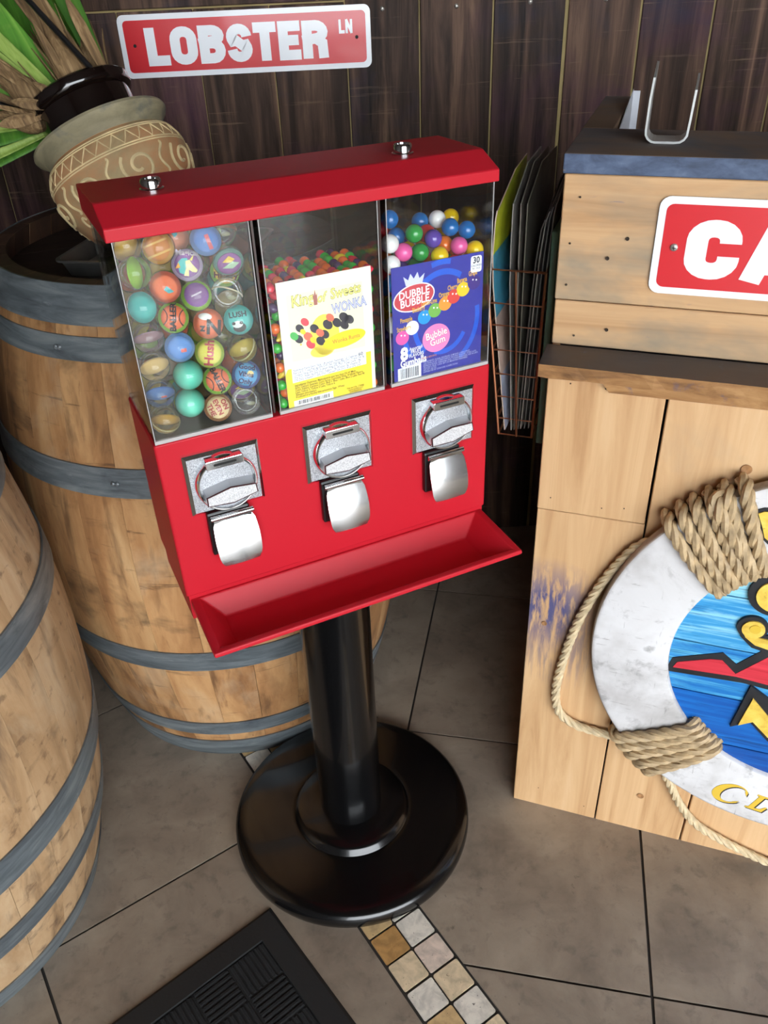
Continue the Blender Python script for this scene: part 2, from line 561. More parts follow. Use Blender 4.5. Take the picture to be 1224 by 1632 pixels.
M_pinehor = grain('pine_board_horizontal', [(.25, S(160, 120, 80)), (.42, S(186, 146, 104)), (.58, S(198, 160, 118)), (.78, S(206, 172, 132))], (1.6, 26, 30), 0.6, 0.22, 8, 0.03,
                  layers=[(S(122, 120, 108), (3, 3, 6), .44, .62, .75), (S(70, 86, 124), (14, 14, 70), .66, .74, .6)], distort=1.0)
M_navy = grain('worn_navy_paint', [(.3, S(56, 54, 58)), (.55, S(74, 72, 76)), (.8, S(92, 90, 94))], (3, 12, 12), 0.5, 0.25, 7, 0.04, layers=[(S(90, 74, 62), (4, 4, 4), .42, .62, .8), (S(82, 100, 130), (60, 60, 60), .62, .74, .4)])
M_navytop = grain('worn_dark_top_paint', [(.3, S(84, 80, 82)), (.55, S(106, 102, 104)), (.8, S(126, 120, 120))], (3, 12, 12), 0.6, 0.25, 7, 0.04, layers=[(S(128, 104, 82), (5, 5, 4), .42, .60, .85)], spec=.3)
M_navyedge = grain('navy_painted_edge', [(.3, S(56, 66, 86)), (.55, S(80, 94, 120)), (.8, S(104, 118, 142))], (30, 30, 60), 0.6, 0.3, 7, 0.02, layers=[(S(188, 148, 104), (25, 25, 120), .68, .74, .8)])
M_rough = grain('splintered_wood_edge', [(.3, S(96, 66, 40)), (.5, S(150, 108, 66)), (.75, S(184, 142, 92))], (12, 12, 60), 0.75, 0.6, 7, 0.03, layers=[(S(66, 74, 104), (30, 30, 30), .60, .72, .6), (S(58, 40, 28), (8, 8, 40), .60, .72, .7)])
M_knot = plain('pine_knot', S(160, 116, 74), .7, var=.3, vscale=(150, 150, 150))
M_hole = plain('dark_nail_hole', S(50, 38, 28), 0.8)
M_signred = plain('sign_red_enamel', S(206, 40, 48), 0.3, coat=.3)
M_signwhite = plain('sign_white_enamel', S(236, 238, 242), 0.3, coat=.3)
M_steel = plain('brushed_steel', S(206, 208, 206), 0.42, metal=.8, bump=.1, bscale=300)
M_screw = plain('screw_steel', S(196, 192, 184), 0.35, metal=.7)
M_dark = plain('black_recess', S(16, 15, 15), 0.7)
M_copper = plain('copper_wire', S(190, 128, 92), 0.32, metal=.85)
M_green = plain('green_painted_board', S(112, 156, 132), 0.6, var=.1)
M_rope = plain('manila_rope', S(176, 152, 116), 0.6, var=.3, vscale=(60, 60, 60), bump=.5, bscale=500)
M_ropepale = plain('pale_rope', S(200, 180, 144), 0.6, var=.25, vscale=(60, 60, 60), bump=.5, bscale=500)
M_ring = grain('scratched_white_paint', [(.25, S(172, 169, 167)), (.45, S(208, 206, 206)), (.7, S(222, 221, 222))], (7, 7, 7), 0.5, 0.15, 8, 0.0,
               layers=[(S(134, 131, 130), (30, 30, 30), .56, .70, .65), (S(96, 90, 86), (160, 20, 18), .64, .70, .5), (S(104, 98, 94), (18, 20, 160), .65, .71, .45), (S(156, 150, 146), (5, 5, 5), .52, .70, .6)])
M_ringedge = grain('brown_worn_edge', [(.3, S(128, 112, 96)), (.7, S(190, 178, 164))], (20, 20, 20), .6, .2, 5, 0)
BLUES = [((96, 178, 210), (176, 222, 234)), ((20, 122, 190), (150, 210, 230)), ((14, 100, 176), (96, 180, 214)), ((8, 78, 158), (18, 108, 190)), ((6, 64, 140), (14, 92, 172)), ((12, 78, 160), (16, 98, 182))]
M_blue = [grain('blue_painted_plank_%d' % i, [(.32, S(*a)), (.50, S(*[(2 * p + q) // 3 for p, q in zip(a, b)])), (.66, S(*b))], (5, 5, 120), .5, .2, 9, 0, layers=[(S(4, 44, 100), (7, 7, 170), .58, .66, .6), (S(*b), (14, 14, 30), .58, .70, .45)]) for i, (a, b) in enumerate(BLUES)]
M_gold = grain('worn_gold_leaf', [(.3, S(196, 156, 60)), (.55, S(226, 192, 84)), (.8, S(240, 214, 120))], (40, 40, 40), .4, .3, 6, 0, layers=[(S(90, 66, 30), (120, 120, 120), .64, .72, .7)])
M_goldflat = plain('gold_lettering', S(214, 178, 62), .4)
M_outline = grain('scuffed_black_edge', [(.3, S(22, 22, 24)), (.7, S(40, 40, 44))], (30, 30, 30), .6, .2, 5, 0, layers=[(S(120, 116, 110), (140, 140, 30), .68, .74, .6)])
M_redpaint = grain('red_painted_wood', [(.3, S(176, 30, 44)), (.7, S(220, 62, 76))], (4, 4, 90), .5, .15, 6, 0)
M_mat = plain('black_rubber', S(26, 26, 27), .7, bump=.2, bscale=200)
M_carpet = plain('charcoal_mat_pile', S(17, 17, 18), .95, bump=1.0, bscale=700)
M_clay = grain('sandy_clay', [(.3, S(132, 118, 88)), (.55, S(174, 152, 112)), (.8, S(200, 176, 132))], (9, 9, 9), .75, .4, 7, 0, layers=[(S(196, 136, 92), (5, 5, 6), .46, .60, .9), (S(98, 100, 84), (6, 6, 6), .60, .74, .5)])
M_clayrim = grain('blue_grey_clay_rim', [(.3, S(112, 106, 84)), (.55, S(148, 138, 110)), (.8, S(182, 168, 134))], (9, 9, 30), .65, .4, 7, 0, layers=[(S(66, 80, 92), (9, 9, 16), .50, .64, .8)])
M_carve = plain('pale_carved_line', S(222, 200, 152), .75, var=.2, vscale=(40, 40, 40))
M_glaze = plain('black_glazed_pot', S(20, 13, 11), .12, coat=.5)
M_soil = plain('bark_soil', S(58, 42, 30), .95, bump=1, bscale=150)
M_leaf = grain('strap_leaf', [(.3, S(52, 96, 34)), (.55, S(86, 138, 48)), (.8, S(132, 172, 76))], (60, 60, 4), .42, .2, 5, .2, layers=[(S(176, 176, 96), (5, 5, 5), .62, .78, .4)])
M_stem = grain('pale_green_stem', [(.3, S(112, 146, 56)), (.7, S(166, 186, 98))], (60, 60, 6), .5, .2, 5, .1)
M_husk = grain('dry_husk', [(.25, S(72, 54, 36)), (.5, S(122, 96, 64)), (.8, S(172, 144, 104))], (160, 160, 10), .8, .6, 7, .15)
M_pan = plain('dull_aluminium_pan', S(150, 150, 146), .35, metal=.8, bump=.15, bscale=60, var=.25, vscale=(14, 14, 14))
M_white = plain('white_print', S(246, 246, 244), .5)
M_binfloor = plain('grey_bin_floor', S(120, 116, 108), .4)
M_flange_gleam = plain('grey_flange_and_gleam', S(176, 172, 170), .25)  # for bottom flanges and the gleam strips painted along pane corners
M_pave = plain('outdoor_pavement', S(170, 166, 158), .9, var=.1, vscale=(2, 2, 2))
M_plaster = plain('side_wall_paint', S(120, 112, 104), .8, var=.08, vscale=(3, 3, 3))


# ================================================================== the setting
# ---- floor: 18 inch tiles on two orientations, separated by a travertine mosaic strip
floor = put('floor', MB().box(-1.7, 3.6, -2.7, 2.15, -0.06, -0.0035), M_grout, kind='structure', label='grey brown porcelain tile floor with a travertine mosaic strip', cat='floor')
AZB = radians(-12.15)
AZA = AZB + radians(45)
ca, sa, cb, sb = cos(AZA), sin(AZA), cos(AZB), sin(AZB)
PT = 0.457
BAND0, BANDW = 0.347, 0.1035     # distance of the strip's left edge along (ca,sa), and width


def tile_piece(poly):
    if len(poly) < 3: return
    ar = abs(sum(poly[i][0] * poly[(i + 1) % len(poly)][1] - poly[(i + 1) % len(poly)][0] * poly[i][1] for i in range(len(poly)))) / 2
    if ar < 2e-3: return
    put('floor_tile', MB().prism(poly, -0.0034, 0.0), M_tile, floor)


g = 0.0023
for i in range(-6, 12):
    for j in range(-8, 7):
        # right-hand grid
        t0, n0 = -0.2165 + i * PT, 0.688 + j * PT
        poly = []
        for (t, n_) in ((t0 + g, n0 + g), (t0 + PT - g, n0 + g), (t0 + PT - g, n0 + PT - g), (t0 + g, n0 + PT - g)):
            poly.append((t * cb - n_ * sb, t * sb + n_ * cb))
        poly = clip(poly, ca, sa, BAND0 + BANDW + 0.002)
        for c_ in ((1, 0, -0.9), (-1, 0, -3.4), (0, 1, -2.6), (0, -1, -2.05)):
            if len(poly) >= 3: poly = clip(poly, *c_)
        tile_piece(poly)
        # left-hand grid
        s0, k0 = BAND0 + (i - 4) * PT, 0.9317 + (j - 2) * PT
        poly = []
        for (s_, k_) in ((s0 + g, k0 + g), (s0 + PT - g, k0 + g), (s0 + PT - g, k0 + PT - g), (s0 + g, k0 + PT - g)):
            poly.append((s_ * ca - k_ * sa, s_ * sa + k_ * ca))
        if i <= 3:
            poly = clip(poly, -ca, -sa, -BAND0 + 0.002)
            for c_ in ((1, 0, -1.5), (-1, 0, -2.4), (0, 1, -2.6), (0, -1, -2.05)):
                if len(poly) >= 3: poly = clip(poly, *c_)
            tile_piece(poly)
# mosaic tiles
kO = -sa * -0.0548 + ca * 0.7282
tone = {(0, -1): 'sand', (0, 0): 'tan', (0, 1): 'cream', (0, 2): 'white', (0, 3): 'sand', (1, -1): 'white', (1, 0): 'white', (1, 1): 'pink', (1, 2): 'cream', (1, 3): 'white', (1, 4): 'cream'}
PM = 0.05125
for j in range(-19, 7):
    for i in (0, 1):
        s0 = BAND0 + 0.003 + i * 0.0505
        k1 = kO - j * PM + random.uniform(-.0006, .0006)
        poly = [(s_ * ca - k_ * sa, s_ * sa + k_ * ca) for s_, k_ in rrect(s0, s0 + 0.0472, k1 - PM + 0.0022, k1 - 0.0022, 0.0025, 2)]
        put('mosaic_tile', MB().prism(poly, -0.0034, random.uniform(-.0004, .0004)), M_trav[tone.get((i, j), random.choice(['white', 'cream', 'pink', 'sand']))], floor)

# ---- back wall of dark vertical planks
WALL_AZ = 0.05
wall = empty('wall_back', (0.3, 1.88, 0), WALL_AZ, 'dark stained vertical plank wall with faint purple and blue paint', 'wall', kind='structure')
put('backing', MB().box(-1.75, 3.2, -0.0082, 0.05, 0, 3.2), M_walledge, wall)
PWID = 0.1436
x = 0.109 - 0.3
x0 = x - PWID * 11
idx = 0
for k in range(-11, 22):
    xa = x + k * PWID + (0.0 if k < 2 else 0.003 * (k - 1))
    xb = xa + PWID + (0.003 if k >= 2 else 0)
    gp = 0.0008 if k < -1 else (0.0014 if k < 1 else 0.0022)
    top = 1.262 if k < -1 else 3.2
    put('plank', MB().box(xa + gp, xb - gp, -0.012, -0.0083, 0, top), M_wallwood, wall, bevel=0.0015, bseg=1)
    if k >= -1:
        put('screw', MB().lathe([(0, .0034), (.0022, .0032), (.0038, .0020), (.0046, 0)], 14, Matrix.Translation(((xa + xb) / 2, -.0121, 1.247 + .0015 * (k % 2))) @ Matrix(((1, 0, 0, 0), (0, 0, -1, 0), (0, 1, 0, 0), (0, 0, 0, 1)))), M_screw, wall)
for k in range(14):
    put('cross_plank', MB().box(-1.75, x - PWID - .001, -0.012 - .003 * (k == 0), -0.0083, 1.2655 + k * .136, 1.2655 + (k + 1) * .136 - .003), M_wallwood, wall, bevel=0.0015, bseg=1)

# ---- unseen rest of the room, put in for shading, open to daylight behind the viewer
put('ceiling', MB().box(-1.62, 3.6, -2.7, 2.15, 3.2, 3.3), M_darkwood, kind='structure', label='unseen dark timber ceiling put in to shade the entrance', cat='ceiling')
put('wall_left_unseen', MB().box(-1.62, -1.5, -2.7, 1.85, 0, 3.2), M_darkwood, kind='structure', label='unseen dark timber side wall put in for shading', cat='wall')
put('wall_right_unseen', MB().box(3.4, 3.5, -2.7, 2.1, 0, 3.2), M_darkwood, kind='structure', label='unseen dark timber side wall beyond the stand put in for shading', cat='wall')
# unseen shop front, added with a doorway sized to aim the daylight
put('wall_front_added', MB().box(-1.5, -0.45, -2.7, -2.6, 0, 3.2).box(-0.45, 3.4, -2.7, -2.6, 2.75, 3.2), M_darkwood, kind='structure', label='unseen shop front wall added to shape the doorway light', cat='wall')
put('pavement', MB().box(-12, 12, -16, -2.702, -0.1, -0.01), M_pave, kind='structure', label='pale pavement outside the entrance', cat='pavement')

# ================================================================== barrels
BH = 0.975


def brad(z): return 0.29 + 0.077 * (1 - ((z - BH / 2) / (BH / 2)) ** 2)


NST = 28
stave = MB()
da = 2 * pi / NST
vs, fs = [], []
NZ, NA = 14, 3
for zi in range(NZ + 1):
    z = BH * zi / NZ
    for ai in range(NA + 1):
        a = -da / 2 * 0.992 + da * 0.992 * ai / NA
        edge = 0.0003 if ai in (0, NA) else 0.0
        vs.append(((brad(z) - edge) * cos(a), (brad(z) - edge) * sin(a), z))
    for ai in range(NA + 1):
        a = -da / 2 * 0.992 + da * 0.992 * ai / NA
        vs.append(((brad(z) - 0.024) * cos(a), (brad(z) - 0.024) * sin(a), z))
W2 = 2 * (NA + 1)
for zi in range(NZ):
    b0, b1 = zi * W2, (zi + 1) * W2
    for ai in range(NA):
        fs.append((b0 + ai, b0 + ai + 1, b1 + ai + 1, b1 + ai))
        fs.append((b0 + NA + 2 + ai, b0 + NA + 1 + ai, b1 + NA + 1 + ai, b1 + NA + 2 + ai))
    fs.append((b0 + NA, b0 + W2 - 1, b1 + W2 - 1, b1 + NA))
    fs.append((b0 + NA + 1, b0, b1, b1 + NA + 1))
for b0 in (0, NZ * W2):
    for ai in range(NA):
        fs.append((b0 + ai, b0 + ai + 1, b0 + NA + 2 + ai, b0 + NA + 1 + ai))
for f_ in fs:
    n_in = sum(1 for q in f_ if (q % W2) > NA)
    hi = all(q >= (NZ - 0) * W2 for q in f_)
    stave.f.append(list(f_)); stave.sm.append(True); stave.mi.append(1 if (n_in == 4 or hi) else 0)
stave.v = vs
stave_me = {}
for key, m in (('a', M_oak), ('b', M_oakgrey)):
    me = stave.mesh('stave'); me.materials.append(m); me.materials.append(M_stained)
    stave_me[key] = me


def barrel(cx, cy, key, hoops, label, rot):
    b = empty('wine_barrel', (cx, cy, 0), rot, label, 'barrel', 'oak barrels beside the candy machine')
    for k in range(NST):
        put('stave', stave_me[key], None, b, rot=(0, 0, da * k))
    for z0, z1 in hoops:
        n = 5
        zs = [z0 + (z1 - z0) * i / n for i in range(n + 1)]
        prof = [(brad(z) + 0.003, z) for z in zs] + [(brad(z) + 0.0002, z) for z in zs[::-1]]
        h = put('hoop', MB().lathe(prof, 96, close=True), M_hoop, b)
        a = random.uniform(0, 6)
        zc = (z0 + z1) / 2
        for s_ in (-.01, .01):
            put('rivet', MB().sphere(((brad(zc) + .003) * cos(a + s_), (brad(zc) + .003) * sin(a + s_), zc), .004, 8, 6), M_rivet, h)
    # head boards, set below the rim
    R_ = brad(BH - .04) - .0245
    nb = 6
    for i in range(nb):
        ya, yb = -R_ + 2 * R_ * i / nb + .0006, -R_ + 2 * R_ * (i + 1) / nb - .0006
        poly = [(R_ * cos(t), R_ * sin(t)) for t in [2 * pi * q / 64 for q in range(64)]]
        poly = clip(poly, 0, 1, ya); poly = clip(poly, 0, -1, -yb)
        put('head_board', MB().prism(poly, BH - .06, BH - .036), M_head, b)
    return b


BAR1 = (-0.328, 1.418)
barrel(*BAR1, 'a', [(.922, .976), (.873, .907), (.667, .715), (.301, .347), (.087, .129), (.0, .058)], 'oak wine barrel carrying the leaning clay flower pot', 0.35)
barrel(-0.836, 0.86, 'b', [(.925, .976), (.775, .822), (.61, .655), (.30, .36), (.155, .203), (.0, .05)], 'weathered oak wine barrel beside the black floor mat', 1.1)

# ================================================================== floor mat
MATC = (-0.223, 0.792)
AZT = radians(37.6)
d1 = Vector((-cos(AZT), -sin(AZT))); d2 = Vector((sin(AZT), -cos(AZT)))
mat_o = empty('floor_mat', (MATC[0], MATC[1], 0.0), 0, 'black ribbed entrance mat with a smooth rubber border', 'mat')
ML, MW, BRD = 0.74, 1.05, 0.042


def mp(a, b, z): return (d1.x * a + d2.x * b, d1.y * a + d2.y * b, z)


m_ = MB()
o0 = [mp(0, 0, .0005), mp(ML, 0, .0005), mp(ML, MW, .0005), mp(0, MW, .0005)]
o1 = [mp(.006, .006, .006), mp(ML - .006, .006, .006), mp(ML - .006, MW - .006, .006), mp(.006, MW - .006, .006)]
i1 = [mp(BRD, BRD, .0075), mp(ML - BRD, BRD, .0075), mp(ML - BRD, MW - BRD, .0075), mp(BRD, MW - BRD, .0075)]
i0 = [mp(BRD, BRD, .002), mp(ML - BRD, BRD, .002), mp(ML - BRD, MW - BRD, .002), mp(BRD, MW - BRD, .002)]
allv = o0 + o1 + i1 + i0
ff = []
for lv in range(3):
    for k in range(4):
        a, b_ = lv * 4 + k, lv * 4 + (k + 1) % 4
        ff.append((a, b_, b_ + 4, a + 4))
ff += [(12, 13, 14, 15), (3, 2, 1, 0)]
m_.add(allv, ff)
put('rubber_border', m_, M_mat, mat_o)
pile = MB()
pile.add([mp(BRD + .001, BRD + .001, .0026), mp(ML - BRD - .001, BRD + .001, .0026), mp(ML - BRD - .001, MW - BRD - .001, .0026), mp(BRD + .001, MW - BRD - .001, .0026)], [(0, 1, 2, 3)])
CELL = 0.062
na, nb_ = int((ML - 2 * BRD) / CELL), int((MW - 2 * BRD) / CELL)
ca_, cb_ = (ML - 2 * BRD) / na, (MW - 2 * BRD) / nb_
for i in range(na):
    for j in range(nb_):
        for k in range(7):
            t0, t1 = (k + .1) / 7, (k + .9) / 7
            if (i + j) % 2:
                a0_, a1_, b0_, b1_ = .03, .97, t0, t1
            else:
                a0_, a1_, b0_, b1_ = t0, t1, .03, .97
            A0, A1, B0, B1 = BRD + (i + a0_) * ca_, BRD + (i + a1_) * ca_, BRD + (j + b0_) * cb_, BRD + (j + b1_) * cb_
            e = .002
            pile.add([mp(A0, B0, .0026), mp(A1, B0, .0026), mp(A1, B1, .0026), mp(A0, B1, .0026), mp(A0 + e, B0 + e, .0046), mp(A1 - e, B0 + e, .0046), mp(A1 - e, B1 - e, .0046), mp(A0 + e, B1 - e, .0046)],
                     [(0, 1, 5, 4), (1, 2, 6, 5), (2, 3, 7, 6), (3, 0, 4, 7), (4, 5, 6, 7)])
put('ribbed_pile', pile, M_carpet, mat_o, kind='stuff')

# ================================================================== kiosk (wooden stand)
AZK = -0.35213
K0 = (0.222, 0.990, 0)
kio = empty('wooden_stand', K0, AZK, 'pale pine plank stand with dark blue painted top and ledge', 'stand')
KW, KD = 0.90, 0.41
# vertical front boards, first one in two lengths
TH = 0.018
put('board', MB().box(.0005, .151, 0, TH, .0, .667), M_pineblue, kio, bevel=.0012, bseg=1)
put('board', MB().box(.0, .150, -.001, TH, .6685, .903), M_pine, kio, bevel=.0012, bseg=1)
for k in range(1, 6):
    xa = .1535 + (k - 1) * .1505
    put('board', MB().box(xa, min(KW, xa + .1475), random.uniform(-.0008, .0004), TH, 0.0, .903), M_pine, kio, bevel=.0012, bseg=1)
put('frame_behind', MB().box(.01, KW - .01, TH + .0005, TH + .02, .004, 1.10), M_dark, kio)
# upper horizontal boards
put('upper_board', MB().box(0, KW, 0, TH, .981, 1.1275), M_pinehor, kio, bevel=.0012, bseg=1)
put('upper_board', MB().box(.001, KW, .0005, TH, .9225, .9795), M_pinehor, kio, bevel=.0012, bseg=1)
# side and back boards
for k in range(3):
    ya = TH + .0015 + k * .1305
    put('side_board', MB().box(0.0, .016, ya, ya + .129, 0, 1.1275), M_pine, kio, bevel=.001, bseg=1)
    put('side_board', MB().box(KW - .016, KW, ya, ya + .129, 0, 1.1275), M_pine, kio, bevel=.001, bseg=1)
put('back_board', MB().box(.017, KW - .017, KD - .02, KD - .004, 0, 1.0), M_darkwood, kio)
put('inner_shelf', MB().box(.018, KW - .018, TH + .021, KD - .021, .98, .998), M_darkwood, kio)
# top
slab = put('top_board', MB().box(-.002, KW + .004, -.004, .150, 1.1285, 1.150), [M_navytop, M_navyedge], kio, bevel=.0016, bseg=2)
for p in slab.data.polygons:
    if abs(p.normal.z) < .5: p.material_index = 1
put('top_side_board', MB().box(-.003, .037, .1515, KD, 1.1285, 1.1498), M_navytop, kio, bevel=.0016, bseg=1)
put('top_side_board', MB().box(KW - .037, KW + .003, .1515, KD, 1.1285, 1.1498), M_navytop, kio, bevel=.0016, bseg=1)
# ledge with a splintered front edge
led = MB()
n_ = 60
top, bot = [], []
for i in range(n_ + 1):
    xx = -.004 + (KW + .006) * i / n_
    top.append((xx, -.066 + random.uniform(-.0007, .0007)))
    bot.append((xx, -.064 + random.uniform(-.0022, .0012)))
vs = []
for i in range(n_ + 1):
    vs += [(top[i][0], -.0008, .9215), (top[i][0], top[i][1] + .001, .9215), (bot[i][0], bot[i][1], .9035 + random.uniform(-.0012, .0012)), (top[i][0], -.0008, .904)]
fs = []; mis = []
for i in range(n_):
    a, b_ = i * 4, i * 4 + 4
    for q in range(4):
        fs.append((a + q, a + (q + 1) % 4, b_ + (q + 1) % 4, b_ + q)); mis.append(0 if q == 0 else 1)
fs += [(0, 1, 2, 3), (n_ * 4 + 3, n_ * 4 + 2, n_ * 4 + 1, n_ * 4)]; mis += [1, 1]
for f_, m in zip(fs, mis):
    led.f.append(list(f_)); led.sm.append(False); led.mi.append(m)
led.v = vs
put('ledge', led, [M_navy, M_rough], kio)
put('ledge_batten_shadow', MB().prism([(.055, .9028), (KW, .9028), (KW, .868), (.080, .868)], .0015, .012, Matrix(((1, 0, 0, 0), (0, 0, -1, 0), (0, 1, 0, 0), (0, 0, 0, 1)))), M_rough, kio)  # rough plank under the ledge, its dark strip partly a painted shadow
# nail holes, knots and screw sockets
KM = Matrix(((1, 0, 0, 0), (0, 0, -1, 0), (0, 1, 0, 0), (0, 0, 0, 1)))     # xy print plane -> kiosk face (front is -y)
for (hx, hz, r) in [(a_, b_, c_ * (.6 if c_ < .0035 else .9)) for a_, b_, c_ in [(.058, 1.035, .0032), (.078, 1.059, .003), (.067, .947, .003), (.02, 1.103, .0016), (.125, 1.105, .0016), (.013, 1.05, .0016), (.013, 1.0, .0018), (.028, .936, .0018), (.03, .87, .0014), (.075, .868, .0014), (.2621, .7765, .0065), (.2217, .0958, .0055), (.0264, .4521, .004), (.018, .69, .0012), (.09, .685, .0012), (.12, .69, .0012), (.045, .05, .001), (.13, .03, .001)]]:
    put('nail_hole', MB().lathe([(r * 1.25, .0), (r * 1.15, .0007), (r * .55, .0004), (r * .5, .0002), (0, .0002)], 14, Matrix.Translation((hx, -.0012, hz)) @ KM @ Matrix.Diagonal((1, 1, 1, 1))),
        [M_hole if r < .0035 else M_knot], kio)

# steel U bracket lying on the top board
br = MB()
pth = [(.0815, 1.218), (.0800, 1.196), (.0795, 1.164)] + [(.0905 + .011 * cos(radians(a)), 1.1625 + .011 * sin(radians(a))) for a in (200, 225, 250, 270)] + [(.112, 1.1515)] + [(.1145 + .011 * cos(radians(a)), 1.1625 + .011 * sin(radians(a))) for a in (290, 315, 340)] + [(.1258, 1.172), (.1275, 1.206)]
nP = len(pth)
vs = []
for i, (px_, pz_) in enumerate(pth):
    a = Vector(pth[max(i - 1, 0)]); b_ = Vector(pth[min(i + 1, nP - 1)])
    t = (b_ - a).normalized(); nn = Vector((-t.y, t.x)) * .0012
    ya, yb = .062, .100
    if i == 0: vs += [(px_ + nn.x, yb - .001, pz_ + .012 + nn.y), (px_ - nn.x, yb - .001, pz_ + .012 - nn.y), (px_ - nn.x, ya, pz_ - nn.y), (px_ + nn.x, ya, pz_ + nn.y)]
    elif i == nP - 1: vs += [(px_ + nn.x, yb, pz_ + .012 + nn.y), (px_ - nn.x, yb, pz_ + .012 - nn.y), (px_ - nn.x, ya, pz_ - nn.y), (px_ + nn.x, ya, pz_ + nn.y)]
    else: vs += [(px_ + nn.x, yb, pz_ + nn.y), (px_ - nn.x, yb, pz_ - nn.y), (px_ - nn.x, ya, pz_ - nn.y), (px_ + nn.x, ya, pz_ + nn.y)]
fs = []
for i in range(nP - 1):
    for q in range(4):
        fs.append((i * 4 + q, i * 4 + (q + 1) % 4, i * 4 + 4 + (q + 1) % 4, i * 4 + 4 + q))
fs += [(0, 1, 2, 3), (nP * 4 - 1, nP * 4 - 2, nP * 4 - 3, nP * 4 - 4)]
zmin = min(v[2] for v in vs)
vs = [(v[0], v[1], v[2] - zmin + 1.1501) for v in vs]
br.add(vs, fs)
put('steel_bracket', br, M_steel, None, K0, (0, 0, AZK), label='bare steel U shaped bracket standing on the dark blue top board', cat='bracket')
# small card standing inside the stand behind the top board
cd = MB()
cd.prism([(.17, 1.0), (.36, 1.0), (.36, 1.166), (.17, 1.140)], .0395, .0407, Matrix(((0, 0, 1, 0), (1, 0, 0, 0), (0, 1, 0, 0), (0, 0, 0, 1))))
cd.box(.0407, .050, .3588, .36, 1.0, 1.164)
put('menu_card', cd, plain('grey_card', S(196, 198, 204), .6), None, K0, (0, 0, AZK), label='thin white card standing upright inside the pine stand', cat='card')

# ---- red sign on the stand
sg = empty('street_sign', K0, AZK, 'red metal sign with white border and large CA letters on the pine stand', 'sign')
sx0, sx1, sz0, sz1 = .1085, .56, .999, 1.109
put('white_plate', MB().prism(rrect(sx0, sx1, sz0, sz1, .012), .0015, .0032, KM), M_signwhite, sg)
put('red_field', MB().prism(rrect(sx0 + .008, sx1 - .008, sz0 + .008, sz1 - .008, .008), .0030, .0036, KM), M_signred, sg)
xx = .143
for ch in 'CA':
    mbk, w = block_letter(ch, xx, 1.0195, .0665, 1.22, .285, .0034, .0041, KM)
    put('letter_' + ch.lower(), mbk, M_signwhite, sg)
    xx += w + .004
put('screw', MB().lathe([(0, .0032), (.003, .0030), (.0042, .0018), (.0042, 0)], 14, KM @ Matrix.Translation((.1305, 1.0535, .0036))), M_screw, sg)
put('screw_slot', MB().prism([(-.0022, -.0004), (.0022, -.0004), (.0022, .0004), (-.0022, .0004)], 0, .0002, KM @ Matrix.Translation((.1305, 1.0535, .0067))).prism([(-.0004, -.0022), (.0004, -.0022), (.0004, .0022), (-.0004, .0022)], 0, .0002, KM @ Matrix.Translation((.1305, 1.0535, .0067))), M_dark, sg.children[-1])

# ---- green board and copper wire rack on the stand's hidden side
put('green_board', MB().box(-.0225, -.0135, .095, .37, .72, 1.035).box(-.0136, -.0002, .15, .17, .76, .78).box(-.0136, -.0002, .15, .17, .98, 1.0), M_green, None, K0, (0, 0, AZK), bevel=.001, bseg=1, label='green painted board fixed to the side of the pine stand', cat='board')
rack = empty('wire_rack', K0, AZK, 'tapered copper wire rack full of brochures beside the pine stand', 'rack')
rw = .0016


def lerp(a, b, t): return a + (b - a) * t


YN, YF = .098, .355
zT, zB = .979, .727


def rackx(z, side):      # left and right outline at height z
    t = (zT - z) / (zT - zB)
    return lerp(-.108, -.0805, t) if side == 0 else lerp(-.0265, -.030, t)


levels = [zT, .932, .9, .863, .826, .79, .754, zB]
for y in (YN, YF):
    put('end_frame', MB().tube([(rackx(zT, 1), y, zT), (rackx(zT, 0), y, zT), (rackx(zB, 0), y, zB), (rackx(zB, 1), y, zB), (rackx(zT, 1), y, zT)], rw * 1.25, 8), M_copper, rack)
    put('wire', MB().tube([(lerp(rackx(zT, 0), rackx(zT, 1), .5), y - .002, zT), (lerp(rackx(zB, 0), rackx(zB, 1), .55), y - .002, zB)], rw, 6), M_copper, rack)
for z in levels:
    put('wire', MB().tube([(rackx(z, 1), YF, z), (rackx(z, 1), YN, z), (rackx(z, 0), YN, z), (rackx(z, 0), YF, z), (rackx(z, 1), YF, z)], rw, 6), M_copper, rack)
for k in range(1, 6):
    y = lerp(YN, YF, k / 6)
    put('wire', MB().tube([(rackx(zT, 0), y, zT), (rackx(zB, 0), y, zB), (rackx(zB, 1), y, zB), (rackx(zT, 1), y, zT)], rw, 6), M_copper, rack)
# brochures: bent sheets standing in the rack
covers = [((216, 222, 60), (90, 176, 206), (236, 206, 190), (196, 200, 220)), ((150, 146, 140),), ((128, 120, 112),), ((112, 108, 96),), ((90, 84, 80),), ((148, 142, 136),), ((104, 100, 98),), ((136, 130, 124),)]
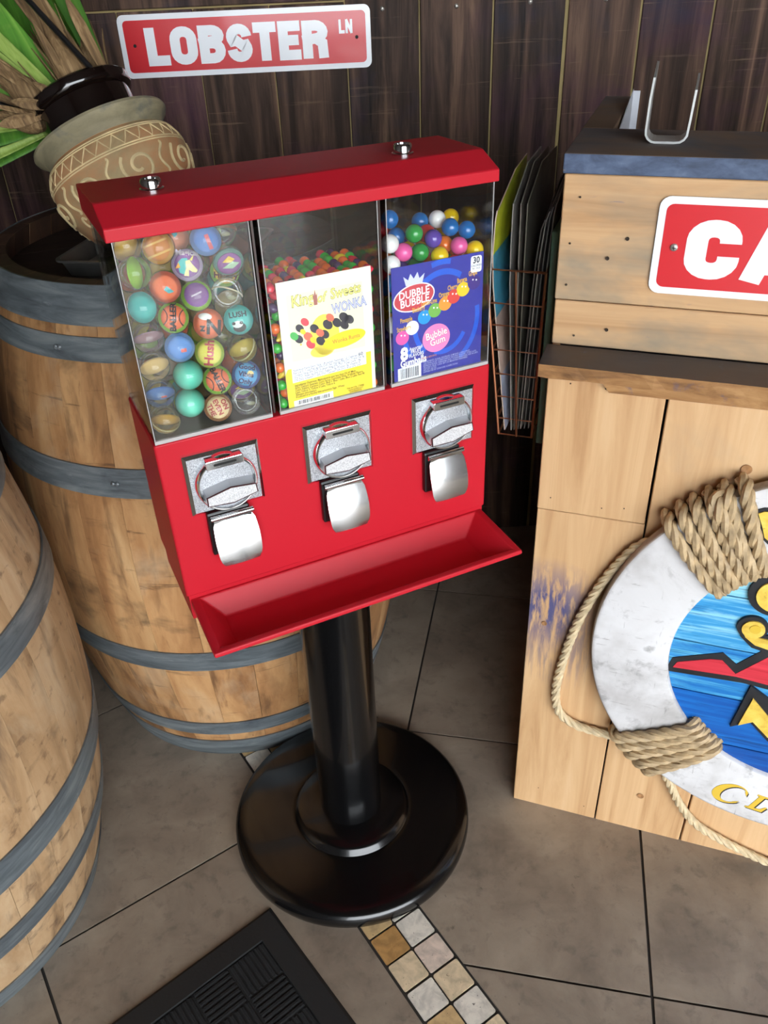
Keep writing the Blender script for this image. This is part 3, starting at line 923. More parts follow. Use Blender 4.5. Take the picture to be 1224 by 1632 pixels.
#  bottom x, x at rack top, top x, top height, bow
spec = [(-.0735, -.1030, -.0985, 1.085, 'yellow green and blue travel brochure leaning on the outer wires of the copper rack'),
        (-.0655, -.0800, -.0795, 1.095, 'folded grey brochure next to the yellow green one in the copper rack'),
        (-.0615, -.0690, -.0700, 1.095, 'brown edged brochure standing in the middle of the copper rack'),
        (-.0570, -.0600, -.0600, 1.095, 'dull olive brochure standing in the middle of the copper rack'),
        (-.0530, -.0440, -.0340, 1.075, 'dark brochure leaning towards the green board in the copper rack'),
        (-.0490, -.0395, -.0290, 1.085, 'pale edged brochure leaning towards the green board in the copper rack'),
        (-.0450, -.0355, -.0265, 1.09, 'charcoal brochure leaning towards the green board in the copper rack'),
        (-.0410, -.0315, -.0245, 1.095, 'light grey brochure nearest the green board in the copper rack')]
for q, (xb_, xm_, xt_, zt_, lab) in enumerate(spec):
    zb_ = zB + .004
    zs = [zb_ + (zt_ - zb_) * i / 8 for i in range(9)]
    th = .0016
    mb_ = MB()
    ya = YN + .006 + .002 * q
    yb = ya + .21
    ys = [ya, ya + .004, (ya + yb) / 2, yb]
    vs, fs, mi = [], [], []

    def xat(z):
        t = (z - zb_) / (.979 - zb_)
        if t <= 1: return lerp(xb_, xm_, t)
        return lerp(xm_, xt_, (z - .979) / (zt_ - .979))
    for z in zs:
        for y in ys:
            zz = z - (.03 if (z == zs[-1] and y < ya + .01) else 0)
            wob = .002 * sin((y - ya) * 22 + q)
            vs.append((xat(z) + wob, y, zz)); vs.append((xat(z) + wob + th, y, zz))
    W_ = 2 * len(ys)
    for i in range(8):
        for j in range(len(ys) - 1):
            a = i * W_ + 2 * j
            c_ = min(len(covers[q]) - 1, int((8 - 1 - i) / 8 * len(covers[q])))
            fs.append((a, a + 2, a + W_ + 2, a + W_)); mi.append(len(covers[q]))
            fs.append((a + 1, a + W_ + 1, a + W_ + 3, a + 3)); mi.append(c_)
        for a in (i * W_, i * W_ + W_ - 2):
            fs.append((a, a + W_, a + W_ + 1, a + 1)); mi.append(len(covers[q]))
    for j in range(len(ys) - 1):
        for a in (2 * j, 8 * W_ + 2 * j):
            fs.append((a, a + 1, a + 3, a + 2)); mi.append(len(covers[q]))
    n0 = len(mb_.v)
    mb_.v = [tuple(v) for v in vs]
    mb_.f = [list(f_) for f_ in fs]; mb_.sm = [False] * len(fs); mb_.mi = mi
    mats = [plain('brochure_%d_%d' % (q, i), S(*c), .35, var=.25, vscale=(30, 30, 30)) for i, c in enumerate(covers[q])] + [plain('brochure_paper_%d' % q, S(*((206, 184, 168) if q == 0 else covers[q][0])), .6)]
    put('brochure', mb_, mats, None, K0, (0, 0, AZK), label=lab, cat='brochure', group='brochures in the copper wire rack')

# ================================================================== life ring sign
RC = (.440, .471)
ring = empty('life_ring_sign', K0, AZK, 'round life ring sign with blue plank centre and rope wraps on the pine stand', 'sign')
KR = KM @ Matrix.Translation((RC[0], RC[1], 0))
rp = [(.224, .014), (.224, .028), (.2255, .0305), (.230, .0315), (.331, .0315), (.3355, .0305), (.3375, .028), (.3375, .014)]
rg = put('white_ring', MB().lathe(rp, 128, KR, close=True), [M_ring, M_ringedge], ring)
for p in rg.data.polygons:
    c_ = p.center
    if math.hypot(c_.x - RC[0], c_.z - RC[1]) > .334: p.material_index = 1
put('mounting_block', MB().box(.30, .58, -.0138, -.0013, .36, .58), M_pine, ring)
zl = [.70, .587, .4915, .394, .2945, .238]
bounds = [RC[1] + .23] + [.5870, .4915, .3940, .2945] + [RC[1] - .23]
for i in range(5):
    hi, lo = bounds[i] - RC[1] - .0011, bounds[i + 1] - RC[1] + .0011
    poly = [(.2235 * cos(2 * pi * q / 96), .2235 * sin(2 * pi * q / 96)) for q in range(96)]
    poly = clip(poly, 0, 1, lo); poly = clip(poly, 0, -1, -hi)
    put('blue_plank', MB().prism(poly, .015, .0235, KR), M_blue[i], ring)
put('plank_backing', MB().lathe([(0, .0142), (.2232, .0142), (.2232, .0205), (0, .0205)], 64, KR), M_outline, ring)


def onring(name, poly, d0, d1_, m, parent=None):
    return put(name, MB().prism(poly, d0, d1_, KM), m, parent or ring)


mx_ = lambda pts: pts + [(2 * RC[0] - x_, z_) for x_, z_ in reversed(pts)]
ro = onring('black_silhouette', [(.2165, .4323), (.2226, .4549), (.288, .4828), (.3092, .4656), (.3428, .5068), (.40, .545), (.47, .56), (.53, .50), (.53, .452), (.3591, .4287), (.3247, .4319), (.2174, .4265)], .0236, .0252, M_outline)
onring('red_hull', [(.2254, .4368), (.2295, .4484), (.2728, .4665), (.2894, .4689), (.3115, .4474), (.3463, .4901), (.40, .53), (.46, .545), (.52, .492), (.52, .460), (.3571, .4384), (.3136, .4423)], .0250, .0260, M_redpaint, ro)
# gold scrolls with black edges
for (cx_, cz_, r_, w_) in [(.3345, .604, .036, 1.0), (.3165, .541, .0205, 1.0)]:
    s1 = put('black_scroll', MB().prism(ell(cx_, cz_, r_, r_, 36), .0236, .0285, KM), M_outline, ring)
    g1 = MB(); g1.prism(ell(cx_ + .001, cz_ - .001, r_ * .74, r_ * .74, 32), .0283, .0310, KM)
    put('gold_scroll', g1, M_gold, s1)
    put('scroll_eye', MB().prism(ell(cx_ + r_ * .15, cz_ + r_ * .05, r_ * .36, r_ * .36, 24), .0308, .0322, KM), M_goldflat, s1)
sw = [(.300, .5345), (.312, .525), (.328, .5215), (.345, .522), (.37, .53), (.37, .515), (.345, .505), (.325, .508), (.308, .517)]
s1 = onring('black_scroll', [(.2965, .54), (.304, .522), (.322, .505), (.346, .500), (.39, .506), (.39, .54), (.36, .535), (.33, .53)], .0236, .0282, M_outline)
onring('gold_scroll', [(.303, .537), (.310, .524), (.325, .5125), (.346, .508), (.385, .514), (.385, .532), (.346, .525), (.325, .527)], .0280, .0306, M_gold, s1)
s1 = onring('black_arrow', [(.336, .4319), (.3237, .3401), (.3496, .3581), (.3806, .3259), (.42, .33), (.42, .38), (.3622, .4141)], .0236, .0285, M_outline)
onring('gold_arrow', [(.3432, .4098), (.3338, .3491), (.3522, .3626), (.3784, .3364), (.412, .338), (.412, .373), (.3691, .3809)], .0283, .031, M_gold, s1)
s1 = onring('black_edge', [(.2795, .737), (.29, .743), (.40, .755), (.40, .70), (.31, .685), (.2945, .698), (.289, .715)], .0314, .0345, M_outline)
onring('gold_shape', [(.284, .735), (.29, .739), (.395, .75), (.395, .705), (.312, .69), (.2985, .700), (.293, .715)], .0343, .0362, M_gold, s1)
# gold lettering "CL" along the ring
cpoly = arc(0, 0, .5, .5, 38, 322, 26) + [(.42, -.20), (.30, -.30)] + arc(.10, .01, .34, .43, 300, 60, 20) + [(.30, .30), (.44, .14)]
lpoly = [(-.36, .5), (.10, .5), (.10, .42), (-.02, .40), (-.02, -.38), (.22, -.36), (.34, -.14), (.42, -.14), (.38, -.5), (-.36, -.5), (-.36, -.42), (-.24, -.40), (-.24, .40), (-.36, .42)]
for nm, poly, x_, z_, w_, h_, ang in (('letter_c', cpoly, .3515, .1935, .050, .050, -12), ('letter_l', lpoly, .3975, .1865, .036, .038, -9)):
    sh = [(a * w_ + b_ * h_ * .22, b_ * h_) for a, b_ in poly]
    TT = KM @ Matrix.Translation((x_, z_, 0)) @ Matrix.Rotation(radians(ang), 4, 'Z')
    put('letter_shadow', MB().prism([(a + .0022, b_ - .0022) for a, b_ in sh], .0314, .0318, TT), M_outline, ring)
    put(nm, MB().prism(sh, .0316, .0323, TT), M_goldflat, ring)
# rope wraps round the ring
RR = .0094


def turn(ang, tw):
    c_, s_ = cos(radians(ang)), sin(radians(ang))
    r0, r1 = .224 - RR * .9, .3375 + RR * .9
    f0, f1 = .0315 + RR * .9, .0095
    pts = []
    for (r_, d_, k) in [(r0, .022, -1), (r0 + .004, f0 - .003, -1), (r0 + .016, f0, -.8), ((r0 + r1) / 2, f0 + .001, 0), (r1 - .016, f0, .8), (r1 - .004, f0 - .003, 1), (r1, .022, 1), (r1 - .003, f1 + .001, .7), ((r0 + r1) / 2, f1, 0), (r0 + .003, f1 + .001, -.7)]:
        a = radians(ang + tw * k)
        pts.append((RC[0] + r_ * cos(a), -d_, RC[1] + r_ * sin(a)))
    return pts


for base, n, stp, tw, nm in ((141.5, 6, -3.55, -2.6, 'upper'), (217.5, 5, 3.6, -2.0, 'lower')):
    for i in range(n):
        put('rope_turn', rope_mesh(turn(base + i * stp + random.uniform(-.3, .3), tw), RR, .062, .004, closed=True), M_rope, ring)
# rope end standing up from the upper wrap, and the slack rope
end = [(.300, -.040, .645), (.270, -.044, .685), (.250, -.046, .715), (.236, -.044, .738), (.232, -.036, .748), (.240, -.026, .750), (.252, -.014, .742)]
put('rope_end', rope_mesh(end, RR, .062, .004), M_rope, ring)
sl = [(.1788, .6538), (.1565, .6449), (.1342, .6191), (.1056, .5607), (.0808, .4867), (.0642, .4026), (.0567, .3219), (.066, .2721), (.0932, .25), (.1303, .2437), (.1733, .2444), (.19, .262)]
put('slack_rope', rope_mesh([(.196, -.020, .672)] + [(x_, -.0105, z_) for x_, z_ in sl], .0074, .048, .0035), M_ropepale, ring)
sl2 = [(.236, .206), (.2586, .1646), (.2878, .1084), (.32, .0692), (.3656, .0441), (.4206, .0232), (.4462, .0167), (.50, .012), (.56, .02), (.62, .06)]
put('slack_rope', rope_mesh([(x_, -.0105, z_) for x_, z_ in sl2], .0074, .048, .0035), M_ropepale, ring)

# ================================================================== LOBSTER LN sign on the wall
ls = empty('street_sign', (0.3, 1.88, 0), WALL_AZ, 'long red LOBSTER LN street sign with white border on the dark plank wall', 'sign')
# wall frame: x along the wall, front -y
tl = Matrix.Rotation(radians(-0.15), 4, 'Y')
SM = Matrix.Translation((0, -.0125, 0)) @ KM
LX0, LX1, LZ0, LZ1 = -.7665, -.2865, 1.1505, 1.2575
put('white_plate', MB().prism(rrect(LX0, LX1, LZ0, LZ1, .012), .001, .0026, SM), M_signwhite, ls)
put('red_field', MB().prism(rrect(LX0 + .0095, LX1 - .0095, LZ0 + .0095, LZ1 - .0095, .008), .0024, .003, SM), M_signred, ls)
xx = LX0 + .0475
HL = .0645
tot = sum(glyph(c_, .27)[0] for c_ in 'LOBSTER')
sp = .0036
ws = (.349 - 6 * sp) / (tot * HL)
for ch in 'LOBSTER':
    mbk, w = block_letter(ch, xx, 1.1705, HL, ws, .27, .0028, .0036, SM)
    put('letter_' + ch.lower(), mbk, M_signwhite, ls)
    xx += w + sp
xx = LX0 + .4185
for ch in 'LN':
    mbk, w = block_letter(ch, xx, 1.2105, .0235, .80, .24, .0028, .0036, SM)
    put('letter_' + ch.lower(), mbk, M_signwhite, ls)
    xx += w + .0016
for bx_, bz_ in ((LX0 + .0265, 1.206), (LX1 - .0275, 1.2035)):
    put('bolt', MB().lathe([(0, .0026), (.0024, .0022), (.0032, 0)], 12, SM @ Matrix.Translation((bx_, bz_, .003))), M_dark, ls)

# ================================================================== candy machine on its stand
AZM = 0.42404
MX = (-0.0836, 0.9646, 0)
mc = empty('candy_machine', MX, AZM, 'red three-bin candy vending machine on a round black pedestal stand', 'vending machine')
FY = -.072           # front plane (local y), back at +.072
FM = Matrix(((1, 0, 0, 0), (0, 0, -1, 0), (0, 1, 0, 0), (0, 0, 0, 1)))   # print plane xy -> machine xz, depth towards the viewer
# stand
put('base_plate', MB().lathe([(0, .0), (.2125, .0), (.2155, .003), (.2162, .010), (.2155, .020), (.212, .026), (.206, .0295), (.19, .0315), (.115, .0338), (.1085, .0345), (.1055, .0340), (.1035, .0365), (.1005, .0440), (.095, .0470), (.075, .050), (.0565, .0525), (0, .0525)], 96), M_black, mc)
put('pole', MB().lathe([(.0555, .0526), (.0555, .640), (0, .640)], 64), M_black, mc)
put('pole_flange', MB().lathe([(.0557, .624), (.068, .626), (.068, .638), (0, .638)], 48), M_black, mc)
# red body: front, sides and back as a folded shell
BX = .2188
body = MB()
body.box(-BX, BX, FY, FY + .002, .678, .8975)
body.box(-BX, -BX + .002, FY + .0021, -FY, .678, .8975)
body.box(BX - .002, BX, FY + .0021, -FY, .678, .8975)
body.box(-BX + .0021, BX - .0021, -FY - .002, -FY, .678, .8975)
body.box(-BX + .0021, BX - .0021, FY + .0021, -FY - .0021, .8955, .8973)
bo = MB()
pr = rrect(-BX, BX, FY, -FY, .004, 3)
inner = rrect(-BX + .002, BX - .002, FY + .002, -FY - .002, .002, 3)
nP = len(pr)
vs = [(a, b_, .678) for a, b_ in pr] + [(a, b_, .8975) for a, b_ in pr] + [(a, b_, .678) for a, b_ in inner]
fs = [(i, (i + 1) % nP, nP + (i + 1) % nP, nP + i) for i in range(nP)] + [(i, 2 * nP + i, 2 * nP + (i + 1) % nP, (i + 1) % nP) for i in range(nP)] + [list(range(nP, 2 * nP))]
bo.add(vs, fs)
put('red_body', bo, M_red, mc, bevel=.0025, bseg=3)
put('body_floor', MB().box(-BX + .003, BX - .003, FY + .003, -FY - .003, .6395, .700), M_red, mc)
# tray in front
tr = MB()
zr = .6675
out_ = [(-.2145, FY + .004), (-.2145, FY - .1043), (.2145, FY - .1043), (.2145, FY + .004)]
rim = [(-.2035, FY - .0005), (-.2055, FY - .0955), (.2055, FY - .0955), (.2035, FY - .0005)]
low = [(-.178, -.088), (-.179, -.146), (.179, -.146), (.178, -.088)]
lip = [(-.2145, FY + .004), (-.2155, FY - .1053), (.2155, FY - .1053), (.2145, FY + .004)]
vs = [(a, b_, zr - .0) for a, b_ in out_] + [(a, b_, zr - .0005) for a, b_ in rim] + [(a, b_, .643) for a, b_ in low] + [(a, b_, zr - .006) for a, b_ in lip] + [(a * .985, b_ + .002, .6405) for a, b_ in low]
vs[0] = (vs[0][0], vs[0][1], zr + .004); vs[3] = (vs[3][0], vs[3][1], zr + .004)
vs[4] = (vs[4][0], vs[4][1], zr + .004); vs[7] = (vs[7][0], vs[7][1], zr + .004)
fs = []
for k in range(4):
    k2 = (k + 1) % 4
    fs += [(k, k2, 4 + k2, 4 + k), (4 + k, 4 + k2, 8 + k2, 8 + k), (k, 12 + k, 12 + k2, k2), (12 + k, 16 + k, 16 + k2, 12 + k2)]
fs += [(8, 9, 10, 11), (19, 18, 17, 16)]
tr.add(vs, fs)
put('candy_tray', tr, M_red, mc, bevel=.0018, bseg=2)
# lid
lp = [(FY - .0005, 1.1225), (FY - .0005, 1.1350), (FY + .001, 1.1363), (-.0355, 1.1512), (-.031, 1.1518), (.0715, 1.1505), (.073, 1.149), (.073, 1.1225)]
lid = MB()
lid.prism([(y, z) for y, z in lp], -.2212, .2212, Matrix(((0, 0, 1, 0), (1, 0, 0, 0), (0, 1, 0, 0), (0, 0, 0, 1))))
put('lid', lid, M_red, mc, bevel=.0016, bseg=2)
for k, (x_, y_) in enumerate(((-.157, -.010), (.131, -.008))):
    lk = put('lid_lock', MB().lathe([(.0125, 1.1510), (.0125, 1.1535), (.0108, 1.1545), (.0108, 1.1610), (.0098, 1.1628), (.0070, 1.1630), (.0066, 1.1612), (0, 1.1612)], 32, Matrix.Translation((x_, y_, 0))), M_chrome, mc)
    put('key_slot', MB().box(x_ - .0008, x_ + .0008, y_ - .0035, y_ + .0035, 1.16125, 1.1618), M_dark, lk)
# three clear bins
ZB, ZT = .8985, 1.1222
bins = [(-.2162, -.0775), (-.0680, .0680), (.0775, .2162)]
pt = .0022
for a, b_ in bins:
    put('front_pane', MB().box(a, b_, FY + .002, FY + .002 + pt, ZB, ZT), M_clear, mc)
    put('back_pane', MB().box(a, b_, -FY - .002 - pt, -FY - .002, ZB, ZT), M_clear, mc)
    for x_ in (a, b_ - pt):
        put('side_pane', MB().box(x_, x_ + pt, FY + .0023 + pt, -FY - .0023 - pt, ZB, ZT), M_clear, mc)
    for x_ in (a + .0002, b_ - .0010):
        put('pane_edge_gleam', MB().box(x_, x_ + .0008, FY + .0014, FY + .0019, ZB + .004, ZT), M_flange_gleam, mc)  # pale strip painted in as the bright reflection down each pane corner
    for (p, q, r, s_) in ((a, b_, FY + .0012, FY + .0048), (a, b_, -FY - .0048, -FY - .0012)):
        put('bottom_flange', MB().box(p, q, r, s_, ZB - .0008, ZB + .0035), M_flange_gleam, mc)
for x_ in (-.0728, .0728):
    dv = put('divider_rail', MB().box(x_ - .0012, x_ + .0012, FY + .008, -FY - .01, ZB, ZT), plain('dark_divider', S(58, 44, 42), .15, coat=.4), mc)  # opaque dark strip in the gap between two clear bins
for a, b_ in bins:
    put('bin_floor', MB().box(a + pt + .0005, b_ - pt - .0005, FY + .0055, -FY - .0055, .8974, .8984), M_binfloor, mc)
# coin mechanisms
for cx_ in (-.147, 0.0, .147):
    T = FM @ Matrix.Translation((cx_, .8375, -FY))
    pl = MB()
    w, h = .0452, .0403
    o_ = [(-w, -h), (w, -h), (w, h), (-w, h)]
    i_ = [(-w + .004, -h + .004), (w - .004, -h + .004), (w - .004, h - .004), (-w + .004, h - .004)]
    vs = [T @ Vector((a, b_, .0)) for a, b_ in o_] + [T @ Vector((a, b_, .0045)) for a, b_ in o_] + [T @ Vector((a, b_, .0075)) for a, b_ in i_]
    fs = []
    for k in range(4):
        k2 = (k + 1) % 4
        fs += [(k, k2, 4 + k2, 4 + k), (4 + k, 4 + k2, 8 + k2, 8 + k)]
    pl.add(vs, fs); pl.add([vs[8], vs[9], vs[10], vs[11]], [(0, 1, 2, 3)], mi=1)
    plate = put('coin_plate', pl, [M_chrome, M_cast], mc)
    put('chrome_ring', MB().lathe([(.0378, .0070), (.0378, .0095), (.0362, .0175), (.0350, .0188), (.0336, .0186), (.0324, .0150), (.0324, .0070)], 64, T), M_chrome, plate)
    put('dial_face', MB().lathe([(.0322, .0074), (.0322, .0122), (.0300, .0126), (0, .0145)], 48, T), M_cast, plate)
    cs = MB(); cs.prism(rrect(-.0225, .0225, .0245, .0355, .002, 3), .0074, .0212, T)
    slot = put('coin_slot_block', cs, M_chrome, plate, bevel=.0008)
    put('coin_slot', MB().prism(rrect(-.0135, .0135, .0283, .0310, .0012, 3), .0211, .0215, T), M_dark, slot)
    kn = MB()
    KT = T @ Matrix.Translation((.001, -.0085, 0)) @ Matrix.Rotation(radians(3 if cx_ < .1 else 8), 4, 'Z')
    bs = [(-.0315, -.0075), (-.0300, .0070), (0, .0130), (.0300, .0070), (.0315, -.0075), (0, -.0125)]
    tp = [(-.0295, -.0075), (-.0288, .0028), (0, .0075), (.0288, .0028), (.0295, -.0075), (0, -.0120)]
    vs = [KT @ Vector((a, b_, .0130)) for a, b_ in bs] + [KT @ Vector((a, b_, .0275)) for a, b_ in tp]
    fs = [(k, (k + 1) % 6, 6 + (k + 1) % 6, 6 + k) for k in range(6)]
    kn.add(vs, fs); kn.prism(tp, .0275, .0284, KT, mi=1)
    kn.prism([(a * 1.05, b_ * 1.16 + .0003) for a, b_ in tp], .0268, .0279, KT, mi=2)
    put('turn_handle', kn, [M_handle, M_castlight, M_outlinedark], plate)
    # chute and flap
    ch = MB()
    ch.box(cx_ - .0295, cx_ + .0235, FY - .0085, FY + .0, .735, .7955)
    chute = put('chute', ch, M_blackpl, mc, bevel=.002)
    put('hinge_bar', MB().tube([(cx_ - .0265, FY - .0125, .7905), (cx_ + .0265, FY - .0125, .7905)], .0035, 10).box(cx_ - .0235, cx_ + .0235, FY - .0135, FY - .0085, .7835, .7895), M_chrome, chute)
    fl = MB()
    nr = 10
    outl = []
    for i in range(nr + 1):
        t = i / nr
        z = .7855 - .058 * t
        y = FY - .0125 - .0095 * sin(t * 1.9) - .004 * t
        hw = .0255 + .0022 * sin(t * pi)
        if i == nr: hw -= .0035
        if i == nr - 1: hw -= .0008
        if i == 0: hw -= .002
        outl.append((hw, y, z))
    vs = []
    nx = 6
    for hw, y, z in outl:
        for k in range(nx + 1):
            q = -1 + 2 * k / nx
            vs.append((cx_ + .001 + hw * q, y - .0014 * (1 - q * q), z))
    for hw, y, z in outl:
        for k in range(nx + 1):
            q = -1 + 2 * k / nx
            vs.append((cx_ + .001 + hw * q, y + .0013 - .0014 * (1 - q * q), z))
    fs = []
    m0 = nx + 1; off = (nr + 1) * m0
    for i in range(nr):
        for k in range(nx):
            a = i * m0 + k
            fs += [(a, a + 1, a + m0 + 1, a + m0), (off + a + 1, off + a, off + a + m0, off + a + m0 + 1)]
        a = i * m0
        fs += [(a, a + m0, off + a + m0, off + a), (a + nx, off + a + nx, off + a + m0 + nx, a + m0 + nx)]
    for k in range(nx):
        fs += [(k, off + k, off + k + 1, k + 1), (nr * m0 + k, nr * m0 + k + 1, off + nr * m0 + k + 1, off + nr * m0 + k)]
    fl.add(vs, fs, True)
    put('flap', fl, M_chrome_soft, chute)


# ---- printed cards behind the front panes
CY = FY + .0052


class Card:
    def __init__(s, name, x0, z0, w, h, mat, skew=0.0):
        s.w, s.h = w, h
        s.T = FM @ Matrix.Translation((x0, z0, -CY)) @ Matrix(((1, 0, 0, 0), (skew, 1, 0, 0), (0, 0, 1, 0), (0, 0, 0, 1)))
        s.o = put(name, MB().prism([(0, 0), (w, 0), (w, h), (0, h)], -.0008, 0, s.T), mat, mc)
        s.lv = .00006

    def shape(s, name, poly, mat):
        s.lv += .00003
        mb = MB(); mb.prism([(a * s.w, (1 - b) * s.h) for a, b in poly], 0.00001, s.lv, s.T)
        return put(name, mb, mat, s.o)

    def shapes(s, name, polys, mat):
        s.lv += .00003
        mb = MB()
        for poly in polys:
            mb.prism([(a * s.w, (1 - b) * s.h) for a, b in poly], 0.00001, s.lv, s.T)
        return put(name, mb, mat, s.o)

    def text(s, lines, mat, name='lettering'):
        """lines: (text, x frac, y frac, size frac of height, rot deg, bold, squeeze, shear, align)"""
        s.lv += .00003
        mb = MB()
        for ln in lines:
            txt, a, b_, sz, rot, bold, sq, sh, al = (tuple(ln) + (0, 0, 1, 0, 'CENTER')[len(ln) - 4:])
            v, f_ = text_geo(txt, sz * s.h, bold, sh, al)
            R_ = s.T @ Matrix.Translation((a * s.w, (1 - b_) * s.h, s.lv)) @ Matrix.Rotation(radians(rot), 4, 'Z')
            mb.add([R_ @ Vector((p[0] * sq, p[1], 0)) for p in v], f_)
        return put(name, mb, mat, s.o)


P = {}


def ink(r, g_, b_, rough=.45):
    k = (r, g_, b_)
    if k not in P: P[k] = plain('ink_%d_%d_%d' % k, S(r, g_, b_), rough)
    return P[k]


def fell(a, b_, ra, rb, n=20, rot=0, asp=1.0): return ell(a, b_, ra, rb, n, rot)


c1 = Card('nutrition_card', -.0555, .8975, .1135, .1545, ink(252, 250, 226))
c1.shape('yellow_panel', [(.03, .66), (.96, .66), (.96, 1), (0, 1), (0, .7)], ink(250, 226, 62))
c1.shape('pale_panel', [(.09, .1), (.9, .1), (.9, .61), (.09, .61)], ink(254, 250, 206))
c1.shapes('yellow_swoosh', [fell(.46, .45, .16, .16, 24, .5), fell(.42, .57, .13, .05)], ink(250, 230, 90))
c1.text([('King', .25, .155, .120, 3, .035, .80, .1), ('of', .445, .165, .10, 3, .03, .8, .35), ('Sweets', .715, .15, .110, 3, .035, .78, .1)], ink(92, 86, 34))
c1.text([('King', .25, .155, .120, 3, .006, .80, .1), ('of', .445, .165, .10, 3, .004, .8, .35), ('Sweets', .715, .15, .110, 3, .006, .78, .1)], ink(248, 240, 130))
c1.shape('crown_mark', [(.372, .21), (.366, .12), (.378, .14), (.39, .095), (.402, .14), (.414, .12), (.408, .21)], ink(176, 104, 96))
c1.text([('WONKA', .745, .262, .105, 4, .040, .66)], ink(66, 74, 160))
c1.text([('WONKA', .745, .262, .105, 4, .002, .66)], ink(206, 208, 240))
dots = {(52, 48, 62): [(.20, .36, .045), (.355, .385, .05), (.50, .375, .055), (.60, .375, .052), (.68, .345, .055), (.74, .37, .05), (.68, .405, .05), (.18, .44, .048), (.46, .445, .05), (.41, .49, .05)],
        (226, 70, 86): [(.26, .32, .045), (.30, .50, .05)], (240, 116, 90): [(.28, .435, .05), (.41, .425, .045), (.53, .325, .045)], (80, 186, 92): [(.135, .41, .045)], (252, 214, 50): [(.23, .39, .03), (.33, .47, .035)]}
for col, ds in dots.items():
    c1.shapes('candy_picture', [fell(a, b_, r, r * .66, 16, .4) for a, b_, r in ds], ink(*col))
c1.shape('yellow_oval', fell(.67, .515, .24, .062, 30, -.08), ink(252, 222, 40))
c1.text([('Wonka Runts', .69, .515, .045, 3, .01, .9)], ink(206, 130, 60))
c1.shape('white_panel', [(.07, .66), (.90, .645), (.90, .755), (.07, .775)], ink(254, 254, 252))
nl = ['Nutrition Facts Serv. Size 1/4 packet, Servings: 12, Calories', 'Fat Cal 0, Total Fat 0g (0% DV), Sat. Fat 0g (0% DV), Trans Fat 0g', 'Cholest. 0mg (0% DV), Sodium 0mg (0% DV), Total Carb. 14g', '(5% DV), Fiber 0g (0% DV), Sugars 13g, Protein 0g, Vitamin A', '(0% DV), Vitamin C (0% DV), Calcium (0% DV), Iron (0% DV)']
c1.text([(t, .085, .678 + .0205 * i, .0255, 1.3, .006, .86, 0, 'LEFT') for i, t in enumerate(nl)], ink(70, 74, 120))
c1.text([('60', .84, .662, .04, 1, .015, 1)], ink(60, 64, 100))
il = ['Ingredients: Dextrose, Maltodextrin and less than 2% of: Malic', 'Acid, Calcium Stearate, Corn Syrup, Carnauba Wax, Artificial Flavors,', 'Color Added, Carmine Color, Blue 1, Blue 1 Lake, Blue 2 Lake, Red 40', 'Lake, Yellow 5, Yellow 5 Lake, Yellow 6', 'Allergen Information:', 'Produced in a Facility that processes Eggs, Wheat']
c1.text([(t, .085, .80 + .0195 * i, .0245, 1.0, .006, .82, 0, 'LEFT') for i, t in enumerate(il)], ink(104, 88, 30))
c1.shape('barcode_panel', [(.06, .925), (.50, .915), (.50, .985), (.06, .995)], ink(252, 252, 250))
random.seed(3)
bars = []
a = .10
while a < .46:
    w = random.choice([.004, .006, .010])
    bars.append([(a, .929), (a + w, .929), (a + w, .960), (a, .960)]); a += w + random.choice([.005, .007, .009])
c1.shapes('barcode', bars, ink(34, 34, 60))
c1.text([('Product of USA', .28, .980, .022, 1, .004, .9)], ink(60, 60, 90))
c1.text([(t, .76, .925 + .016 * i, .021, 1, .005, .85) for i, t in enumerate(['Net wt 3 lb. (1360g)', 'www.wonka.com', 'Distributed by', 'King of Sweets'])], ink(120, 96, 20))

c2 = Card('gumball_card', .0835, .8985, .1235, .1455, ink(50, 54, 158), )
lb = ink(32, 96, 212)
arcs = []
for (rx, ry, a0, a1, w) in [(.42, .44, 60, 125, .05), (.42, .44, -60, 10, .05), (.34, .34, 170, 230, .05), (.50, .52, 80, 105, .045), (.46, .47, 185, 215, .05), (.30, .30, 250, 330, .045)]:
    o_ = arc(.55, .52, rx, ry, a0, a1, 14); i_ = arc(.55, .52, rx - w, ry - w, a0, a1, 14)
    arcs.append([(x_, 1 - y_ + .04) for x_, y_ in o_] + [(x_, 1 - y_ + .04) for x_, y_ in i_[::-1]])
c2.shapes('blue_swirl', arcs, lb)
c2.shape('oval_border', fell(.235, .27, .225, .115, 36, -.10), ink(250, 240, 246))
c2.shape('red_oval', fell(.235, .27, .212, .104, 36, -.10), ink(206, 66, 76))
c2.shape('crown_mark', [(.15, .165), (.125, .085), (.175, .12), (.20, .07), (.235, .115), (.275, .065), (.295, .12), (.35, .085), (.325, .16)], ink(214, 218, 240))
c2.text([('DUBBLE', .235, .235, .090, 4, .022, .88, .05), ('BUBBLE', .24, .305, .090, 4, .022, .88, .05)], ink(252, 250, 252))
balls8 = [('Strawberry', .10, .595, (232, 92, 172)), ('Pineapple', .21, .525, (250, 250, 250)), ('Blueberry', .345, .455, (24, 156, 222)), ('Lemon-Lime', .46, .415, (124, 186, 82)), ('Orange', .575, .375, (246, 160, 60)), ('Cherry', .67, .33, (224, 70, 62)), ('Banana', .775, .285, (250, 206, 40)), ('Grape', .895, .245, (64, 40, 134))]
for nm, a, b_, col in balls8:
    c2.shape('gumball_picture', fell(a, b_, .072, .061, 22), ink(*col))
c2.shapes('gleam', [fell(a - .012, b_ - .024, .009, .008, 8) for _, a, b_, _ in balls8] + [fell(a + .026, b_ - .018, .009, .008, 8) for _, a, b_, _ in balls8], ink(252, 252, 252))
